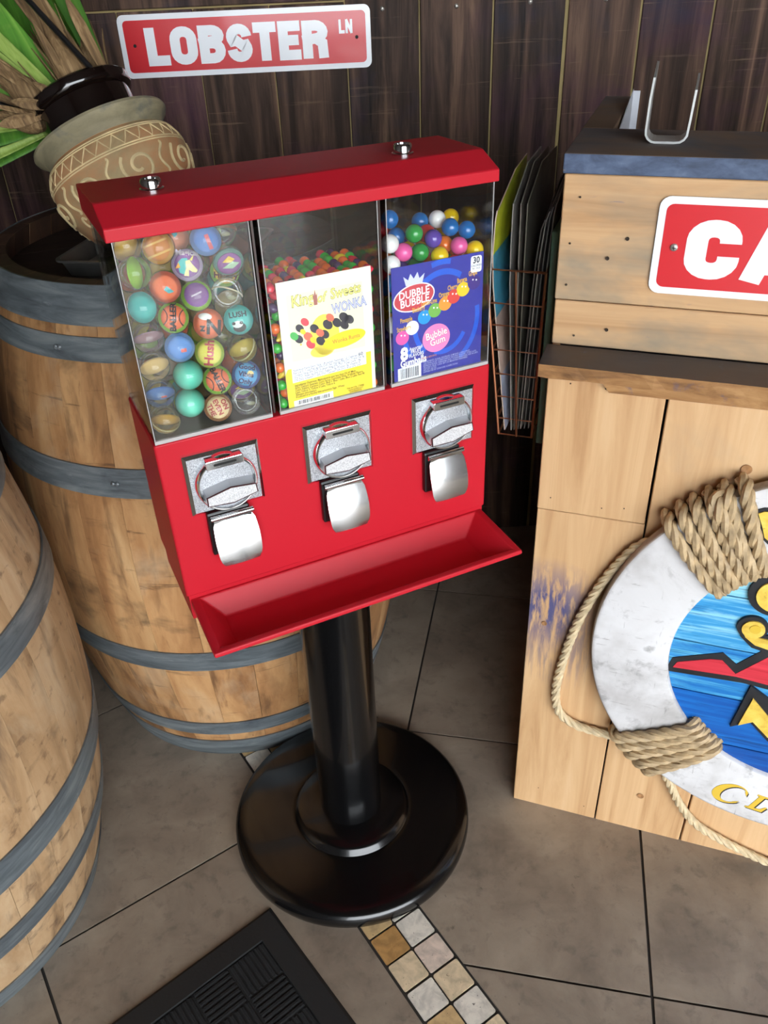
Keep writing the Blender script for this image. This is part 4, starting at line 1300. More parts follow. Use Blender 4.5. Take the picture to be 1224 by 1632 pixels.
c2.text([(nm, min(max(a - .015 - (.05 if len(nm) > 7 else 0), .118), .915), b_ - .080, .058, 4, .016, .50 if len(nm) > 7 else .56) for nm, a, b_, _ in balls8], ink(246, 190, 60))
c2.shape('pink_bubble', fell(.475, .66, .155, .125, 36), ink(240, 140, 196))
c2.text([('Bubble', .475, .625, .088, 8, .05, .85), ('Gum', .49, .69, .088, 8, .05, .85)], ink(208, 60, 90))
c2.text([('Bubble', .475, .625, .088, 8, .02, .85), ('Gum', .49, .69, .088, 8, .02, .85)], ink(252, 246, 250))
c2.text([('8', .115, .745, .155, 0, .05, .9), ('Assorted', .245, .705, .042, 4, .015, .8), ('FRUIT', .245, .735, .042, 3, .02, .9), ('FLAVORS', .25, .768, .042, 3, .02, .8), ('Gumballs', .215, .825, .092, 3, .035, .72)], ink(250, 250, 250))
c2.shape('barcode_panel', [(.04, .865), (.30, .85), (.30, .975), (.04, .985)], ink(244, 246, 250))
bars = []
a = .07
while a < .27:
    w = random.choice([.006, .009, .013])
    bars.append([(a, .872), (a + w, .872), (a + w, .962), (a, .962)]); a += w + random.choice([.006, .009, .012])
c2.shapes('barcode', bars, ink(60, 66, 80))
fine = ['INGREDIENTS: SUGAR, DEXTROSE, GUM BASE, CORN SYRUP,', 'LESS THAN 2% OF: CORN STARCH, NATURAL FLAVORS, CITRIC ACID,', 'RESINOUS GLAZE, CARNAUBA WAX, TITANIUM DIOXIDE, RED 40 LAKE,', 'YELLOW 5, BLUE 1 LAKE, BHT (TO MAINTAIN FRESHNESS)', 'NET WT 14.6 OZ', 'DISTRIBUTED BY CONCORD CONFECTIONS']
c2.text([(t, .325, .855 + .0185 * i, .021, 1.5, .005, .80, 0, 'LEFT') for i, t in enumerate(fine)], ink(186, 192, 236))
c2.text([('SINGLE SERVING', .39, .815, .022, 2, .006, .9)], ink(230, 150, 120))
c2.shape('calorie_panel', rrect(.855, .975, .025, .16, .02, 3), ink(250, 250, 252))
c2.text([('30', .915, .062, .072, 0, .03, .9), ('CALORIES', .915, .105, .026, 0, .006, .85), ('PER 1 PACK', .915, .13, .019, 0, .004, .8)], ink(30, 34, 60))

# ---- things inside the bins (own top-level objects, placed in the machine's frame)
MW_ = Matrix.Translation(MX) @ Matrix.Rotation(AZM, 4, 'Z')


def relax(pos, r, lo, hi, fixed_w, it=160):
    pos = np.array(pos, float)
    r = np.array(r, float) if hasattr(r, '__len__') else np.full(len(pos), r)
    for _ in range(it):
        d = pos[:, None, :] - pos[None, :, :]
        dist = np.sqrt((d ** 2).sum(-1)) + 1e-9
        need = r[:, None] + r[None, :]
        np.fill_diagonal(dist, 9)
        ov = np.clip(need - dist, 0, None)
        w = fixed_w[:, None] / (fixed_w[:, None] + fixed_w[None, :])
        push = (d / dist[..., None]) * (ov * w)[..., None]
        pos += push.sum(1) * 0.7
        pos = np.clip(pos, np.array(lo) + r[:, None], np.array(hi) - r[:, None])
    return pos


# toy balls ------------------------------------------------------------------
RB = .0171
yel, ora, pur, teal, blu, grn, wht, red_, pink_ = (238, 222, 96), (236, 108, 52), (138, 84, 160), (70, 190, 186), (64, 118, 196), (150, 206, 56), (240, 240, 236), (200, 64, 58), (222, 170, 176)
# u, z, depth, shell, disc colour, edge colour, text lines, text colour, roll, tilt(deg), motif, label
TB = [
    (-.194, 1.106, -.050, 'y', (226, 182, 70), None, [], None, 0, (30, 40), 'blob', 'yellowed clear toy ball with an orange blob under the left lid corner'),
    (-.173, 1.094, -.054, 'c', (206, 132, 62), (222, 170, 80), [], (110, 60, 30), 15, (0, -15), 'bars', 'brown and gold toy ball printed with crossed lettering'),
    (-.141, 1.112, -.030, 'c', (226, 132, 92), None, [], None, 20, (-20, 10), 'tealspot', 'orange toy ball with a teal mark under the red lid'),
    (-.124, 1.102, -.052, 'c', blu, (90, 140, 206), [], (160, 196, 236), 15, (-10, 10), 'redbar', 'blue toy ball with a red bar just under the lid'),
    (-.095, 1.094, -.050, 'c', None, None, [], None, 0, (0, 0), 'brownline', 'clear toy ball with a brown stripe beside the divider'),
    (-.147, 1.083, -.054, 'c', pur, (206, 186, 220), ['Magical'], (240, 226, 244), -8, (-6, 0), 'unicorn', 'purple toy ball printed Magical with a pale horned horse'),
    (-.114, 1.073, -.054, 'c', (150, 96, 160), (120, 170, 160), [], None, 10, (35, 10), 'mane', 'purple and yellow toy ball seen tilted next to the Magical one'),
    (-.206, 1.077, -.052, 'c', grn, None, [], None, 0, (0, 65), 'blob2', 'clear toy ball with a bright green edge against the left pane'),
    (-.181, 1.064, -.054, 'c', ora, (214, 96, 60), [], (60, 50, 50), 20, (8, -10), 'tealspot2', 'orange toy ball with a small teal shape below the brown one'),
    (-.139, 1.050, -.052, 'c', pur, grn, [], (236, 226, 240), 15, (-14, 5), 'oval', 'lime green toy ball with a purple oval in the middle'),
    (-.098, 1.047, -.050, 'c', (244, 210, 60), grn, ['m', 'Hangry'], (120, 40, 60), -8, (-4, 12), 'face', 'yellow and lime toy ball reading Hangry beside the divider'),
    (-.207, 1.040, -.052, 'c', teal, None, [], (30, 60, 70), 20, (5, -30), 'cap', 'teal toy ball tilted against the left pane'),
    (-.165, 1.036, -.056, 'c', ora, grn, ['BALLER'], (24, 20, 24), 80, (-4, 0), 'bball', 'basketball toy ball with upright BALLER lettering below the lime and purple one'),
    (-.122, 1.026, -.053, 'c', None, None, [], None, -20, (0, 0), 'seam', 'clear pale toy ball with a seam and a dark print'),
    (-.096, 1.014, -.052, 'c', teal, None, ['LUSH'], (20, 50, 60), 2, (0, 0), 'bear', 'turquoise toy ball with a small black and white bear'),
    (-.195, 1.016, -.052, 'c', (176, 140, 150), None, [], None, 0, (72, 5), 'none', 'clear toy ball with a thin mauve disc seen edge on'),
    (-.146, 1.005, -.054, 'c', ora, (236, 120, 70), ['N', 'z'], (30, 24, 26), -10, (0, 0), 'cloud', 'orange toy ball with a white cloud and big black N'),
    (-.174, .992, -.050, 'c', (72, 136, 214), (120, 170, 226), [], (200, 220, 240), 0, (10, 0), 'redbit', 'sky blue toy ball with a small red mark in the hazy corner'),
    (-.119, .998, -.050, 'y', None, None, [], None, 0, (0, 0), 'none', 'plain yellowed clear toy ball between the orange N and the seamed one'),
    (-.094, .983, -.050, 'y', (210, 190, 80), None, [], None, 30, (60, 20), 'seam', 'yellowish clear toy ball with a cross seam beside the divider'),
    (-.148, .973, -.056, 'c', (230, 222, 90), (190, 214, 70), ['Hush'], (200, 60, 70), 78, (0, 0), 'none', 'yellow toy ball printed with red sideways lettering'),
    (-.123, .960, -.055, 'c', ora, grn, ['BALLER'], (24, 20, 24), -72, (0, 4), 'bball', 'basketball toy ball with slanting BALLER lettering above the blue Vibes one'),
    (-.200, .977, -.050, 'c', (232, 196, 130), None, [], None, 0, (62, 10), 'none', 'peach toy ball half hidden in the hazy left corner'),
    (-.176, .966, -.040, 'c', (170, 150, 130), None, [], None, 0, (50, 0), 'none', 'dull clear toy ball behind the teal pair'),
    (-.200, .944, -.052, 'c', (70, 116, 180), None, [], None, 0, (66, 0), 'redbit', 'clear toy ball with a blue and red base by the left pane'),
    (-.154, .947, -.056, 'c', (104, 214, 190), (104, 214, 190), [], None, 0, (0, 0), 'solid', 'solid mint toy ball above its twin'),
    (-.175, .929, -.058, 'c', (110, 218, 194), (110, 218, 194), [], None, 0, (0, 0), 'solid', 'solid mint toy ball below its twin'),
    (-.126, .935, -.050, 'c', (206, 100, 72), None, [], None, 40, (10, 40), 'egg', 'clear toy ball with a red edged cream oval tilted inside'),
    (-.097, .931, -.056, 'c', (50, 150, 214), (60, 90, 170), ['Good', 'Vibes', 'Only'], (20, 30, 90), -14, (0, 0), 'sun', 'blue toy ball reading Good Vibes Only at the right'),
    (-.099, .919, -.025, 'c', pur, (200, 170, 90), [], None, 0, (40, 0), 'mane', 'purple toy ball tucked under the Vibes one'),
    (-.199, .916, -.052, 'y', (206, 160, 60), None, [], None, -15, (70, -8), 'seam', 'yellow clear toy ball with an orange half in the bottom left corner'),
    (-.160, .914, -.056, 'c', (236, 208, 156), (190, 130, 80), ['ON', 'EVEN', 'THE'], (190, 70, 70), -72, (0, 0), 'none', 'cream toy ball with red sideways lettering on the bin floor'),
    (-.130, .914, -.052, 'c', None, None, [], None, 0, (0, 0), 'none', 'plain clear toy ball on the bin floor next to the cream one'),
]
pos = [(t[0], t[2], t[1]) for t in TB]
bk_cols = [yel, ora, teal, yel, grn, (226, 200, 120), (226, 200, 120), (214, 180, 90), (200, 180, 130), (190, 150, 80)]
for layer, yy in ((0, -.018), (1, .016)):
    for i in range(4):
        for j in range(7 - layer):
            pos.append((-.2 + i * .034 + (j % 2) * .006 + random.uniform(-.004, .004), yy + random.uniform(-.004, .004), .917 + j * .0335 + random.uniform(-.004, .004)))
nf = len(TB)
fw = np.array([.12 if i < nf else 1.0 for i in range(len(pos))])
# the weight is how much a ball gives way
pos = relax(pos, RB * 1.0, (-.2138, FY + .0045, ZB + .0003), (-.0799, -FY - .0045, ZT - .0003), fw)
shell_me = MB().sphere((0, 0, 0), RB, 28, 18).mesh('toy_ball')
shell_y = shell_me.copy()
shell_me.materials.append(M_ballshell); shell_y.materials.append(M_ballyellow)


def disc(name, r, d, col, parent, T, bow=.0):
    mb = MB()
    mb.lathe([(0, d + bow), (r * .5, d + bow * .78), (r * .86, d + bow * .28), (r, d), (r, -d), (r * .86, -d - bow * .28), (r * .5, -d - bow * .78), (0, -d - bow)], 28, T)
    return put(name, mb, ink(*col), parent)


cam_loc = Vector((0, 0, CAM_H))
for i, p in enumerate(pos):
    wp = MW_ @ Vector(p)
    if i < nf:
        u_, z_, dep, sh, dc, ec, lines, tc_, roll, tilt, motif, lab = TB[i]
        grp = 'clear toy balls in the first bin'
    else:
        sh = random.choice('ccy'); dc = random.choice(bk_cols); ec = random.choice([None, grn, None]); lines = []; tc_ = None; roll = 0
        tilt = (random.uniform(-60, 60), random.uniform(-60, 60)); motif = 'none'
        cn = {yel: 'yellow', ora: 'orange', teal: 'teal', blu: 'blue', grn: 'green', pur: 'purple', (226, 200, 120): 'cream', (214, 180, 90): 'mustard', None: 'no', (200, 180, 130): 'beige', (190, 150, 80): 'tan'}[dc]
        lab = '%s toy ball with %s disc%s packed behind the front row' % ('yellowed' if sh == 'y' else 'clear', 'a ' + cn if dc and cn[0] != 'o' else ('an ' + cn if dc else 'no'), ' and green edge' if ec and dc else '')
        grp = lab
    o = put('toy_ball', shell_y if sh == 'y' else shell_me, None, None, wp, label=lab, cat='toy ball', group=grp)
    # frame facing the camera: X right, Y up, Z to viewer
    zf = (cam_loc - wp).normalized()
    xf = Vector((0, 0, 1)).cross(zf).normalized(); yf = zf.cross(xf)
    F3 = Matrix((xf, yf, zf)).transposed().to_4x4()
    T = F3 @ Matrix.Rotation(radians(tilt[0]), 4, 'X') @ Matrix.Rotation(radians(tilt[1]), 4, 'Y') @ Matrix.Rotation(radians(roll), 4, 'Z')
    if motif == 'solid':
        put('mint_core', MB().sphere((0, 0, 0), RB * .965, 24, 16), ink(*dc, rough=.25), o)
        continue
    if motif in ('seam', 'brownline'):
        put('seam_band', MB().tube([(RB * .95 * (T @ Vector((cos(a), sin(a) * .3, sin(a) * .95))).normalized()) for a in np.linspace(0, pi, 16)], RB * (.05 if motif == 'seam' else .12), 6), ink(*((226, 222, 190) if motif == 'seam' else (120, 70, 46))), o)
    if dc is None:
        put('inner_gleam', MB().sphere(T @ Vector((RB * .3, -RB * .2, RB * .2)), RB * .3, 10, 8, sc=(1, .5, .5)), ink(150, 150, 120), o)
        continue
    rr_ = RB * .94
    if i >= nf: rr_ = RB * .95
    base = disc('picture_disc', rr_, .0006, ec or dc, o, T, RB * .20 if ec else RB * .12)
    top = RB * .20 + .0009 if ec else RB * .12 + .0009
    if ec:
        disc('picture_face', rr_ * .80, .0002, dc, o, T @ Matrix.Translation((0, 0, top - RB * .05)), RB * .06)
        top += RB * .03
    def flat(nm, poly, col, lift=0.0):
        put(nm, MB().prism([(a * RB, b_ * RB) for a, b_ in poly], top + .0002 + lift, top + .0004 + lift, T), ink(*col), o)
    if motif == 'bball':
        flat('seam_line', [(-.72, -.03), (.72, -.03), (.72, .03), (-.72, .03)], (40, 24, 24))
        for s_ in (-1, 1):
            a1_ = arc(0, s_ * .95, .62, .62, 215 if s_ > 0 else 35, 325 if s_ > 0 else 145, 10)
            a2_ = arc(0, s_ * .95, .56, .56, 215 if s_ > 0 else 35, 325 if s_ > 0 else 145, 10)
            flat('seam_line', a1_ + a2_[::-1], (40, 24, 24))
    if motif == 'unicorn':
        flat('mane', [(-.55, .1), (-.3, .35), (0, .38), (.1, .1), (-.1, -.2), (-.1, -.6), (-.45, -.5)], (70, 196, 196))
        flat('mane_tip', [(-.7, -.25), (-.5, .12), (-.4, -.2)], (244, 170, 50), .0001)
        flat('horse_head', [(-.1, .2), (.15, .28), (.3, .05), (.62, -.3), (.55, -.45), (.3, -.42), (.1, -.3), (.1, -.68), (-.2, -.66), (-.05, -.2)], (244, 236, 170), .0002)
        flat('horn', [(.15, .28), (.42, .62), (.3, .22)], (244, 222, 120), .0002)
    if motif == 'mane':
        flat('yellow_streak', [(-.4, .3), (.1, .6), (.4, .25), (.1, .1)], (240, 206, 96))
        flat('pale_streak', [(-.5, -.1), (.2, .15), (.6, -.1), (.1, -.35)], (176, 206, 176))
    if motif in ('tealspot', 'tealspot2'):
        flat('teal_mark', [(-.1, -.1), (.15, .05), (.4, -.45), (.05, -.4)] if motif == 'tealspot2' else [(-.1, .5), (.35, .45), (.25, 0), (.0, -.1)], (70, 180, 190))
    if motif == 'redbar': flat('red_bar', [(-.05, -.65), (.2, -.65), (.2, .25), (-.05, .25)], (206, 84, 96))
    if motif == 'redbit': flat('red_mark', [(.05, -.3), (.4, -.28), (.4, -.05), (.05, -.08)], (222, 90, 80))
    if motif == 'oval': flat('pale_bar', [(-.35, -.06), (.35, .0), (.35, .1), (-.35, .04)], (226, 214, 232), .0002)
    if motif == 'oval': flat('purple_oval', ell(0, -.02, .62, .40, 20, .2), (132, 84, 148))
    if motif == 'cloud': flat('white_cloud', ell(-.2, .42, .42, .22, 18), (246, 246, 244))
    if motif == 'bear':
        flat('bear_body', ell(0, -.48, .42, .30, 18), (30, 30, 36)); flat('bear_face', ell(-.1, -.28, .34, .22, 16), (226, 230, 230), .0001)
        flat('bear_ear', ell(-.34, -.2, .12, .1, 10), (26, 26, 30), .0002); flat('bear_ear', ell(.14, -.2, .12, .1, 10), (26, 26, 30), .0002)
    if motif == 'face':
        flat('red_eye', ell(-.2, .12, .18, .16, 14), (176, 50, 90)); flat('red_eye', ell(.25, .12, .16, .16, 14), (200, 60, 80))
    if motif == 'sun': flat('sun_mark', ell(.28, .1, .22, .2, 9), (236, 220, 150))
    if motif == 'egg':
        flat('cream_oval', ell(0, 0, .62, .34, 20), (240, 232, 190)); flat('orange_core', ell(0, 0, .2, .12, 12), (70, 50, 40), .0001)
    if motif == 'bars':
        for k in (-.35, .3): flat('gold_bar', [(-.75, k - .06), (.75, k - .06), (.75, k + .06), (-.75, k + .06)], (232, 190, 110))
    if lines:
        mb_ = MB(); n_l = len(lines)
        for q, tx in enumerate(lines):
            mx_w = max(len(tx), 3)
            sz = min(.70 if n_l == 1 else (.60 if n_l == 2 else .40), 2.75 / mx_w) * RB
            if motif in ('bear',): sz = .42 * RB
            yo = {1: [0], 2: [.28, -.28], 3: [.48, .0, -.48]}[n_l][q]
            if motif == 'unicorn': yo = .68
            if motif == 'bear': yo = .32
            if motif in ('tealspot2',): yo = .3
            if tx == 'N': sz = 1.1 * RB; yo = -.25
            v, f_ = text_geo(tx, sz * 1.15, .035)
            mb_.add([T @ Vector((a[0] + (RB * .35 if tx == 'N' else (-RB * .35 if tx == 'z' else 0)), a[1] + yo * RB, top + .0009)) for a in v], f_)
        put('lettering', mb_, ink(*tc_), o)

# gumballs in the right bin ---------------------------------------------------
RG = .0106
gcol = dict(blue=(10, 104, 176), pink=(240, 96, 166), yellow=(244, 206, 20), white=(244, 244, 240), green=(40, 150, 66), purple=(96, 70, 168), red=(206, 46, 54), orange=(240, 120, 40))
M_gum = {k: plain('gumball_' + k, S(*c), .2, coat=.4) for k, c in gcol.items()}
gum_me = {}
for k in gcol:
    gum_me[k] = MB().sphere((0, 0, 0), RG, 20, 12).mesh('gumball'); gum_me[k].materials.append(M_gum[k])
GB = [
    ('blue', 0.2009, -0.035, 1.0624),
    ('blue', 0.1820, -0.030, 1.0664),
    ('pink', 0.1832, -0.048, 1.0490),
    ('yellow', 0.2036, -0.052, 1.0407),
    ('yellow', 0.1536, -0.052, 1.0452),
    ('purple', 0.1515, -0.045, 1.0578),
    ('green', 0.1251, -0.045, 1.0721),
    ('pink', 0.1074, -0.050, 1.0545),
    ('white', 0.0916, -0.050, 1.0665),
    ('white', 0.0881, -0.054, 1.0443),
    ('blue', 0.1045, -0.020, 1.0838),
    ('red', 0.0999, -0.010, 1.0728),
    ('blue', 0.1129, -0.020, 1.0651),
    ('green', 0.1330, -0.045, 1.0490),
    ('white', 0.1725, -0.005, 1.0717),
    ('blue', 0.1613, 0.000, 1.0708),
    ('red', 0.1549, -0.020, 1.0615),
    ('yellow', 0.2490, 0.020, 1.0547),
    ('yellow', 0.2082, 0.010, 1.0646),
    ('orange', 0.1743, -0.030, 1.0474),
    ('red', 0.1066, 0.020, 1.0533),
    ('blue', 0.0871, -0.056, 1.0206),
    ('green', 0.0863, -0.056, 0.9980),
    ('white', 0.0870, -0.056, 0.9705),
    ('purple', 0.0879, -0.056, 0.9462),
    ('green', 0.0888, -0.056, 0.9211),
    ('red', 0.2175, -0.050, 0.9830),
    ('blue', 0.2186, -0.050, 0.9540),
    ('orange', 0.2187, -0.050, 0.9243),
    ('green', 0.2207, -0.045, 1.0049),
]
gp, gc = [], []
for c_, u_, y_, z_ in GB:
    gp.append((u_, y_, z_)); gc.append(c_)
ng = len(gp)
dia = RG * 2.02
for iz in range(7):
    for iy in range(6):
        for ix in range(6):
            u_ = .0905 + ix * dia + (iz % 2) * .006
            y_ = -.056 + iy * dia + (iz % 2) * .005
            z_ = .9095 + iz * dia * .93
            if u_ > .2055 or y_ > .058: continue
            edge = (ix == 0) or (ix == 5) or iz >= 5
            if not edge: continue
            if any((u_ - a[0]) ** 2 + (y_ - a[1]) ** 2 + (z_ - a[2]) ** 2 < (1.3 * RG) ** 2 for a in gp[:ng]): continue
            gp.append((u_, y_, z_)); gc.append(random.choice(list(gcol)))
gp = relax(gp, RG, (.0799, FY + .0066, ZB + .0003), (.2138, -FY - .0045, ZT), np.array([.15 if i < ng else 1.0 for i in range(len(gp))]), 200)
def gpl(p):
    if p[2] > 1.04: return 'heaped above the blue card in the third bin'
    if p[0] < .115: return 'stacked between the blue card and the bin divider'
    if p[0] > .185: return 'stacked along the outer pane of the third bin'
    return 'just under the top of the heap behind the blue card'


for c_, p in zip(gc, gp):
    put('gumball', gum_me[c_], None, None, MW_ @ Vector(p), label='%s gumball %s' % (c_, gpl(p)), cat='gumball', group='%s gumballs %s' % (c_, gpl(p)))

# small fruit candies in the middle bin --------------------------------------
ccol = dict(green=(34, 176, 44), orange=(244, 110, 34), purple=(66, 34, 84), red=(226, 44, 70), yellow=(250, 214, 40))
cm = {}
RCN = .0063
for k, c in ccol.items():
    m_ = plain('fruit_candy_' + k, S(*c), .22, coat=.35)
    mb_ = MB()
    if k == 'green': mb_.sphere((0, 0, 0), RCN, 14, 9, sc=(1, 1, .92))
    elif k == 'orange': mb_.sphere((0, 0, 0), RCN, 14, 9)
    elif k == 'purple':
        mb_.sphere((0, 0, 0), RCN * .98, 14, 9, sc=(1, .9, 1))
        mb_.sphere((0, 0, RCN * .25), RCN * .8, 12, 8, sc=(1.15, .95, .7))
    elif k == 'red':
        mb_.lathe([(0, RCN), (RCN * .55, RCN * .9), (RCN * .95, RCN * .35), (RCN * .9, -.1 * RCN), (RCN * .5, -.75 * RCN), (RCN * .18, -1.05 * RCN), (0, -1.1 * RCN)], 14)
    else:
        pts = [(RCN * 1.5 * sin(t), 0, RCN * 1.5 * (cos(t) - .8)) for t in np.linspace(-1.0, 1.0, 9)]
        mb_.tube(pts, [RCN * q for q in (.2, .42, .55, .6, .62, .6, .55, .42, .2)], 10)
    cm[k] = mb_.mesh('fruit_candy'); cm[k].materials.append(m_)
adj = dict(green='round green', orange='round orange', purple='dark purple', red='red tapered', yellow='yellow crescent')
dC = RCN * 2.06
cnt = 0
for iz in range(14):
    for iy in range(11):
        for ix in range(11):
            u_ = -.0592 + ix * dC + (iz % 2) * dC * .45
            y_ = FY + .0135 + iy * dC + (iz % 2) * dC * .4
            z_ = ZB + RCN + .0006 + iz * dC * .90
            hmax = 1.052 - .006 * abs(sin(u_ * 60 + y_ * 40)) - max(0, y_) * .10
            if u_ > .0588 or y_ > .057 or z_ > hmax: continue
            top_layer = z_ > hmax - dC * 1.9
            side = (u_ < -.0585 + dC * 2.6) or (u_ > .0588 - dC * 1.05)
            keep = (top_layer and iy < 7) or (side and iy < 3)
            if not keep: continue
            # nothing of these shows: straight behind the card
            if iy >= 1 and not top_layer and u_ > -.04 and u_ < .045: continue
            k = random.choice(['green', 'orange', 'orange', 'purple', 'purple', 'red', 'red', 'green', 'yellow'])
            j_ = .0007
            cpl = ('on top of the heap above the yellow card' if z_ > hmax - dC * .95 else 'just under the top of the heap behind the yellow card') if top_layer else (('pressed on the pane left of the yellow card' if iy == 0 else 'in the second row between toy balls and yellow card') if u_ < 0 else ('pressed on the pane right of the yellow card' if iy == 0 else 'in the second row between the yellow and blue cards'))
            cpl = cpl.replace('left of the yellow card', 'between the toy balls and the yellow card').replace('right of the yellow card', 'between the yellow and blue cards')
            o = put('fruit_candy', cm[k], None, None, MW_ @ Vector((u_ + random.uniform(-j_, j_), y_ + random.uniform(-j_, j_), z_ + random.uniform(-j_, j_))), (random.uniform(0, 6), random.uniform(0, 6), random.uniform(0, 6)),
                    label='%s fruit candy %s' % (adj[k], cpl), cat='candy', group='%s candies %s' % (adj[k], cpl))
            cnt += 1
print('candies', cnt, 'gumballs', len(gp))

# ================================================================== flower pot, plant, pan on the barrel
axis = Vector((-.395, .33, .86)).normalized()
rimc = Vector((-.420, 1.425, 1.1185))
xa_ = Vector((1, 0, 0)); xa_ = (xa_ - axis * xa_.dot(axis)).normalized(); ya_ = axis.cross(xa_)
PTM = Matrix((xa_, ya_, axis)).transposed().to_4x4()
PTM.translation = rimc
pot = empty('clay_pot', (0, 0, 0), 0, 'carved sandy clay pot with a blue grey rim leaning on the barrel', 'pot')
prof = [(0, -.170), (.060, -.170), (.066, -.165), (.086, -.145), (.104, -.112), (.113, -.080), (.112, -.052), (.104, -.034), (.0955, -.026), (.0955, -.0255)]
inn_ = [(.086, -.026), (.096, -.05), (.104, -.08), (.094, -.114), (.06, -.158), (0, -.160)]
pot.matrix_world = PTM
put('clay_body', MB().lathe(prof + inn_, 72), M_clay, pot)
put('clay_rim', MB().lathe([(.0945, -.027), (.0965, -.020), (.102, -.012), (.109, -.006), (.1115, -.001), (.110, .003), (.104, .004), (.098, 0), (.092, -.008), (.087, -.026)], 72, close=True), M_clayrim, pot)


def potr(z):
    zz = [p[1] for p in prof]; rr2 = [p[0] for p in prof]
    return float(np.interp(z, zz, rr2))


def carve(pts, w=.0014, nm='carved_line', m=None):
    """raised line on the pot: pts = (angle deg, z)"""
    path = [((potr(z) + .0004) * cos(radians(a)), (potr(z) + .0004) * sin(radians(a)), z) for a, z in pts]
    return put(nm, MB().tube(path, w, 6), m or M_carve, pot)


for z in (-.0325, -.036, -.058, -.0615):
    carve([(a, z) for a in range(0, 361, 6)], .0011)
M_clay2 = plain('dull_terracotta', S(150, 116, 78), .8, var=.2, vscale=(40, 40, 40))  # darker even terracotta tone, not assigned to any part
for k in range(30):
    a = k * 12
    carve([(a, -.0375), (a + 3, -.0475), (a + 6, -.0565), (a + 9, -.0475), (a + 12, -.0375)][:5], .0010, 'triangle_line')
for k in range(8):
    a = k * 45 - 108
    sp1 = []
    for t in np.linspace(0, 1, 34):
        th = 9.0 * t; r_ = 1 - .80 * t
        sp1.append((a + 15 * r_ * cos(th + 2.4), -.091 + .0265 * r_ * sin(th + 2.4)))
    carve(sp1, .0026, 'carved_scroll')
    carve([(a + 23 + 4.5 * cos(t) * sin(t / 2), -.088 + .021 * cos(t / 2)) for t in np.linspace(0, 2 * pi, 18)], .0021, 'carved_leaf')
    carve([(a + 20 + 3.0 * cos(t), -.122 + .008 * sin(t)) for t in np.linspace(.4, 5.4, 12)], .002, 'carved_scroll')

# black glazed pot inside it
bpot = empty('black_pot', (0, 0, 0), 0, 'glossy black plant pot set inside the clay pot with hanger straps', 'pot')
bpot.matrix_world = PTM @ Matrix.Translation((-.004, .004, .0))
put('pot_wall', MB().lathe([(0, -.120), (.060, -.120), (.066, -.112), (.0745, -.04), (.076, .02), (.0765, .047), (.082, .050), (.0845, .056), (.0845, .066), (.082, .0685), (.079, .066), (.0765, .055), (.073, .02), (.072, -.04), (.062, -.11), (0, -.114)], 64), M_glaze, bpot)
for aa, tip in ((-52, (-.004, -.088, .24)), (205, (-.19, -.06, .17))):
    st = Vector((.0805 * cos(radians(aa)), .0805 * sin(radians(aa)), .062))
    put('hanger_strap', MB().tube([st, st.lerp(Vector(tip), .35), st.lerp(Vector(tip), .7), Vector(tip)], .0042, 8), M_blackpl, bpot)

plant = empty('orchid_plant', (0, 0, 0), 0, 'leafy green plant with dry brown husks growing from the black pot', 'plant')
plant.matrix_world = PTM @ Matrix.Translation((-.004, .004, .046))
put('bark_soil', MB().lathe([(0, .004), (.04, .003), (.0735, -.004), (.0735, -.03), (0, -.03)], 32), M_soil, plant)


def leaf(base, dirv, length, width, curve, mat, nm='leaf', twist=0.0, side=None, fold=.25, tip=.12):
    base = Vector(base); d = Vector(dirv).normalized()
    sd = Vector(side) if side else Vector((-d.y, d.x, 0.001))
    sd = (sd - d * sd.dot(d)).normalized()
    up = sd.cross(d)
    n = 14
    vs, fs = [], []
    for i in range(n + 1):
        t = i / n
        c_ = base + d * length * t + up * curve * t * t * length
        w = width * (0.42 + .58 * sin(min(1, t * 1.6) * pi / 2)) * (1 if t < .6 else 1 - (1 - tip) * ((t - .6) / .4) ** 2)
        a = twist * t
        s2 = sd * cos(a) + up * sin(a); u2 = up * cos(a) - sd * sin(a)
        for q, dz in ((-1, 0), (-.5, -fold * .7), (0, -fold), (.5, -fold * .7), (1, 0)):
            vs.append(c_ + s2 * w * q + u2 * w * dz)
    for off_ in (0,):
        for i in range(n):
            for k in range(4):
                a = i * 5 + k
                fs.append((a, a + 1, a + 6, a + 5))
    o = put(nm, MB().add(vs, fs, True), mat, plant)
    md = o.modifiers.new('thickness', 'SOLIDIFY'); md.thickness = .0011; md.offset = 0
    return o


def husk(base, dirv, length, r, mat=None):
    base = Vector(base); d = Vector(dirv).normalized()
    pts = [base + d * length * t for t in np.linspace(0, 1, 9)]
    put('pseudobulb', MB().tube(pts, [r * q for q in (.55, .92, 1.05, 1.0, .85, .62, .40, .24, .12)], 14), mat or M_husk, plant)


random.seed(8)
# pseudobulbs with fibrous sheaths   (local frame: x right, y away, z out of the pot)
for b_, d_, l_, r_ in [((.016, -.042, .0), (-.02, -.05, 1), .120, .024), ((-.040, -.042, 0), (-.50, -.1, 1), .120, .023), ((-.055, -.005, 0), (-.85, 0, 1), .12, .022), ((.040, -.005, 0), (.05, .1, 1), .12, .018), ((-.01, .02, 0), (-.25, .2, 1), .14, .020), ((-.060, -.03, -.004), (-1.2, -.3, .8), .085, .018)]:
    husk(b_, d_, l_, r_)
    for k in range(7):                                   # shreds of sheath hugging each bulb
        a = random.uniform(-2.9, .2)
        bb = Vector(b_) + Vector((r_ * .95 * cos(a), r_ * .95 * sin(a), .004))
        leaf(bb, Vector(d_) + Vector((cos(a) * random.uniform(-.10, .16), sin(a) * random.uniform(-.10, .16), 0)), l_ * random.uniform(.6, 1.05), r_ * random.uniform(.10, .24), random.uniform(-.15, .15), M_husk, 'dry_sheath', side=(-sin(a), cos(a), 0), fold=.3, tip=.05, twist=random.uniform(-.4, .4))
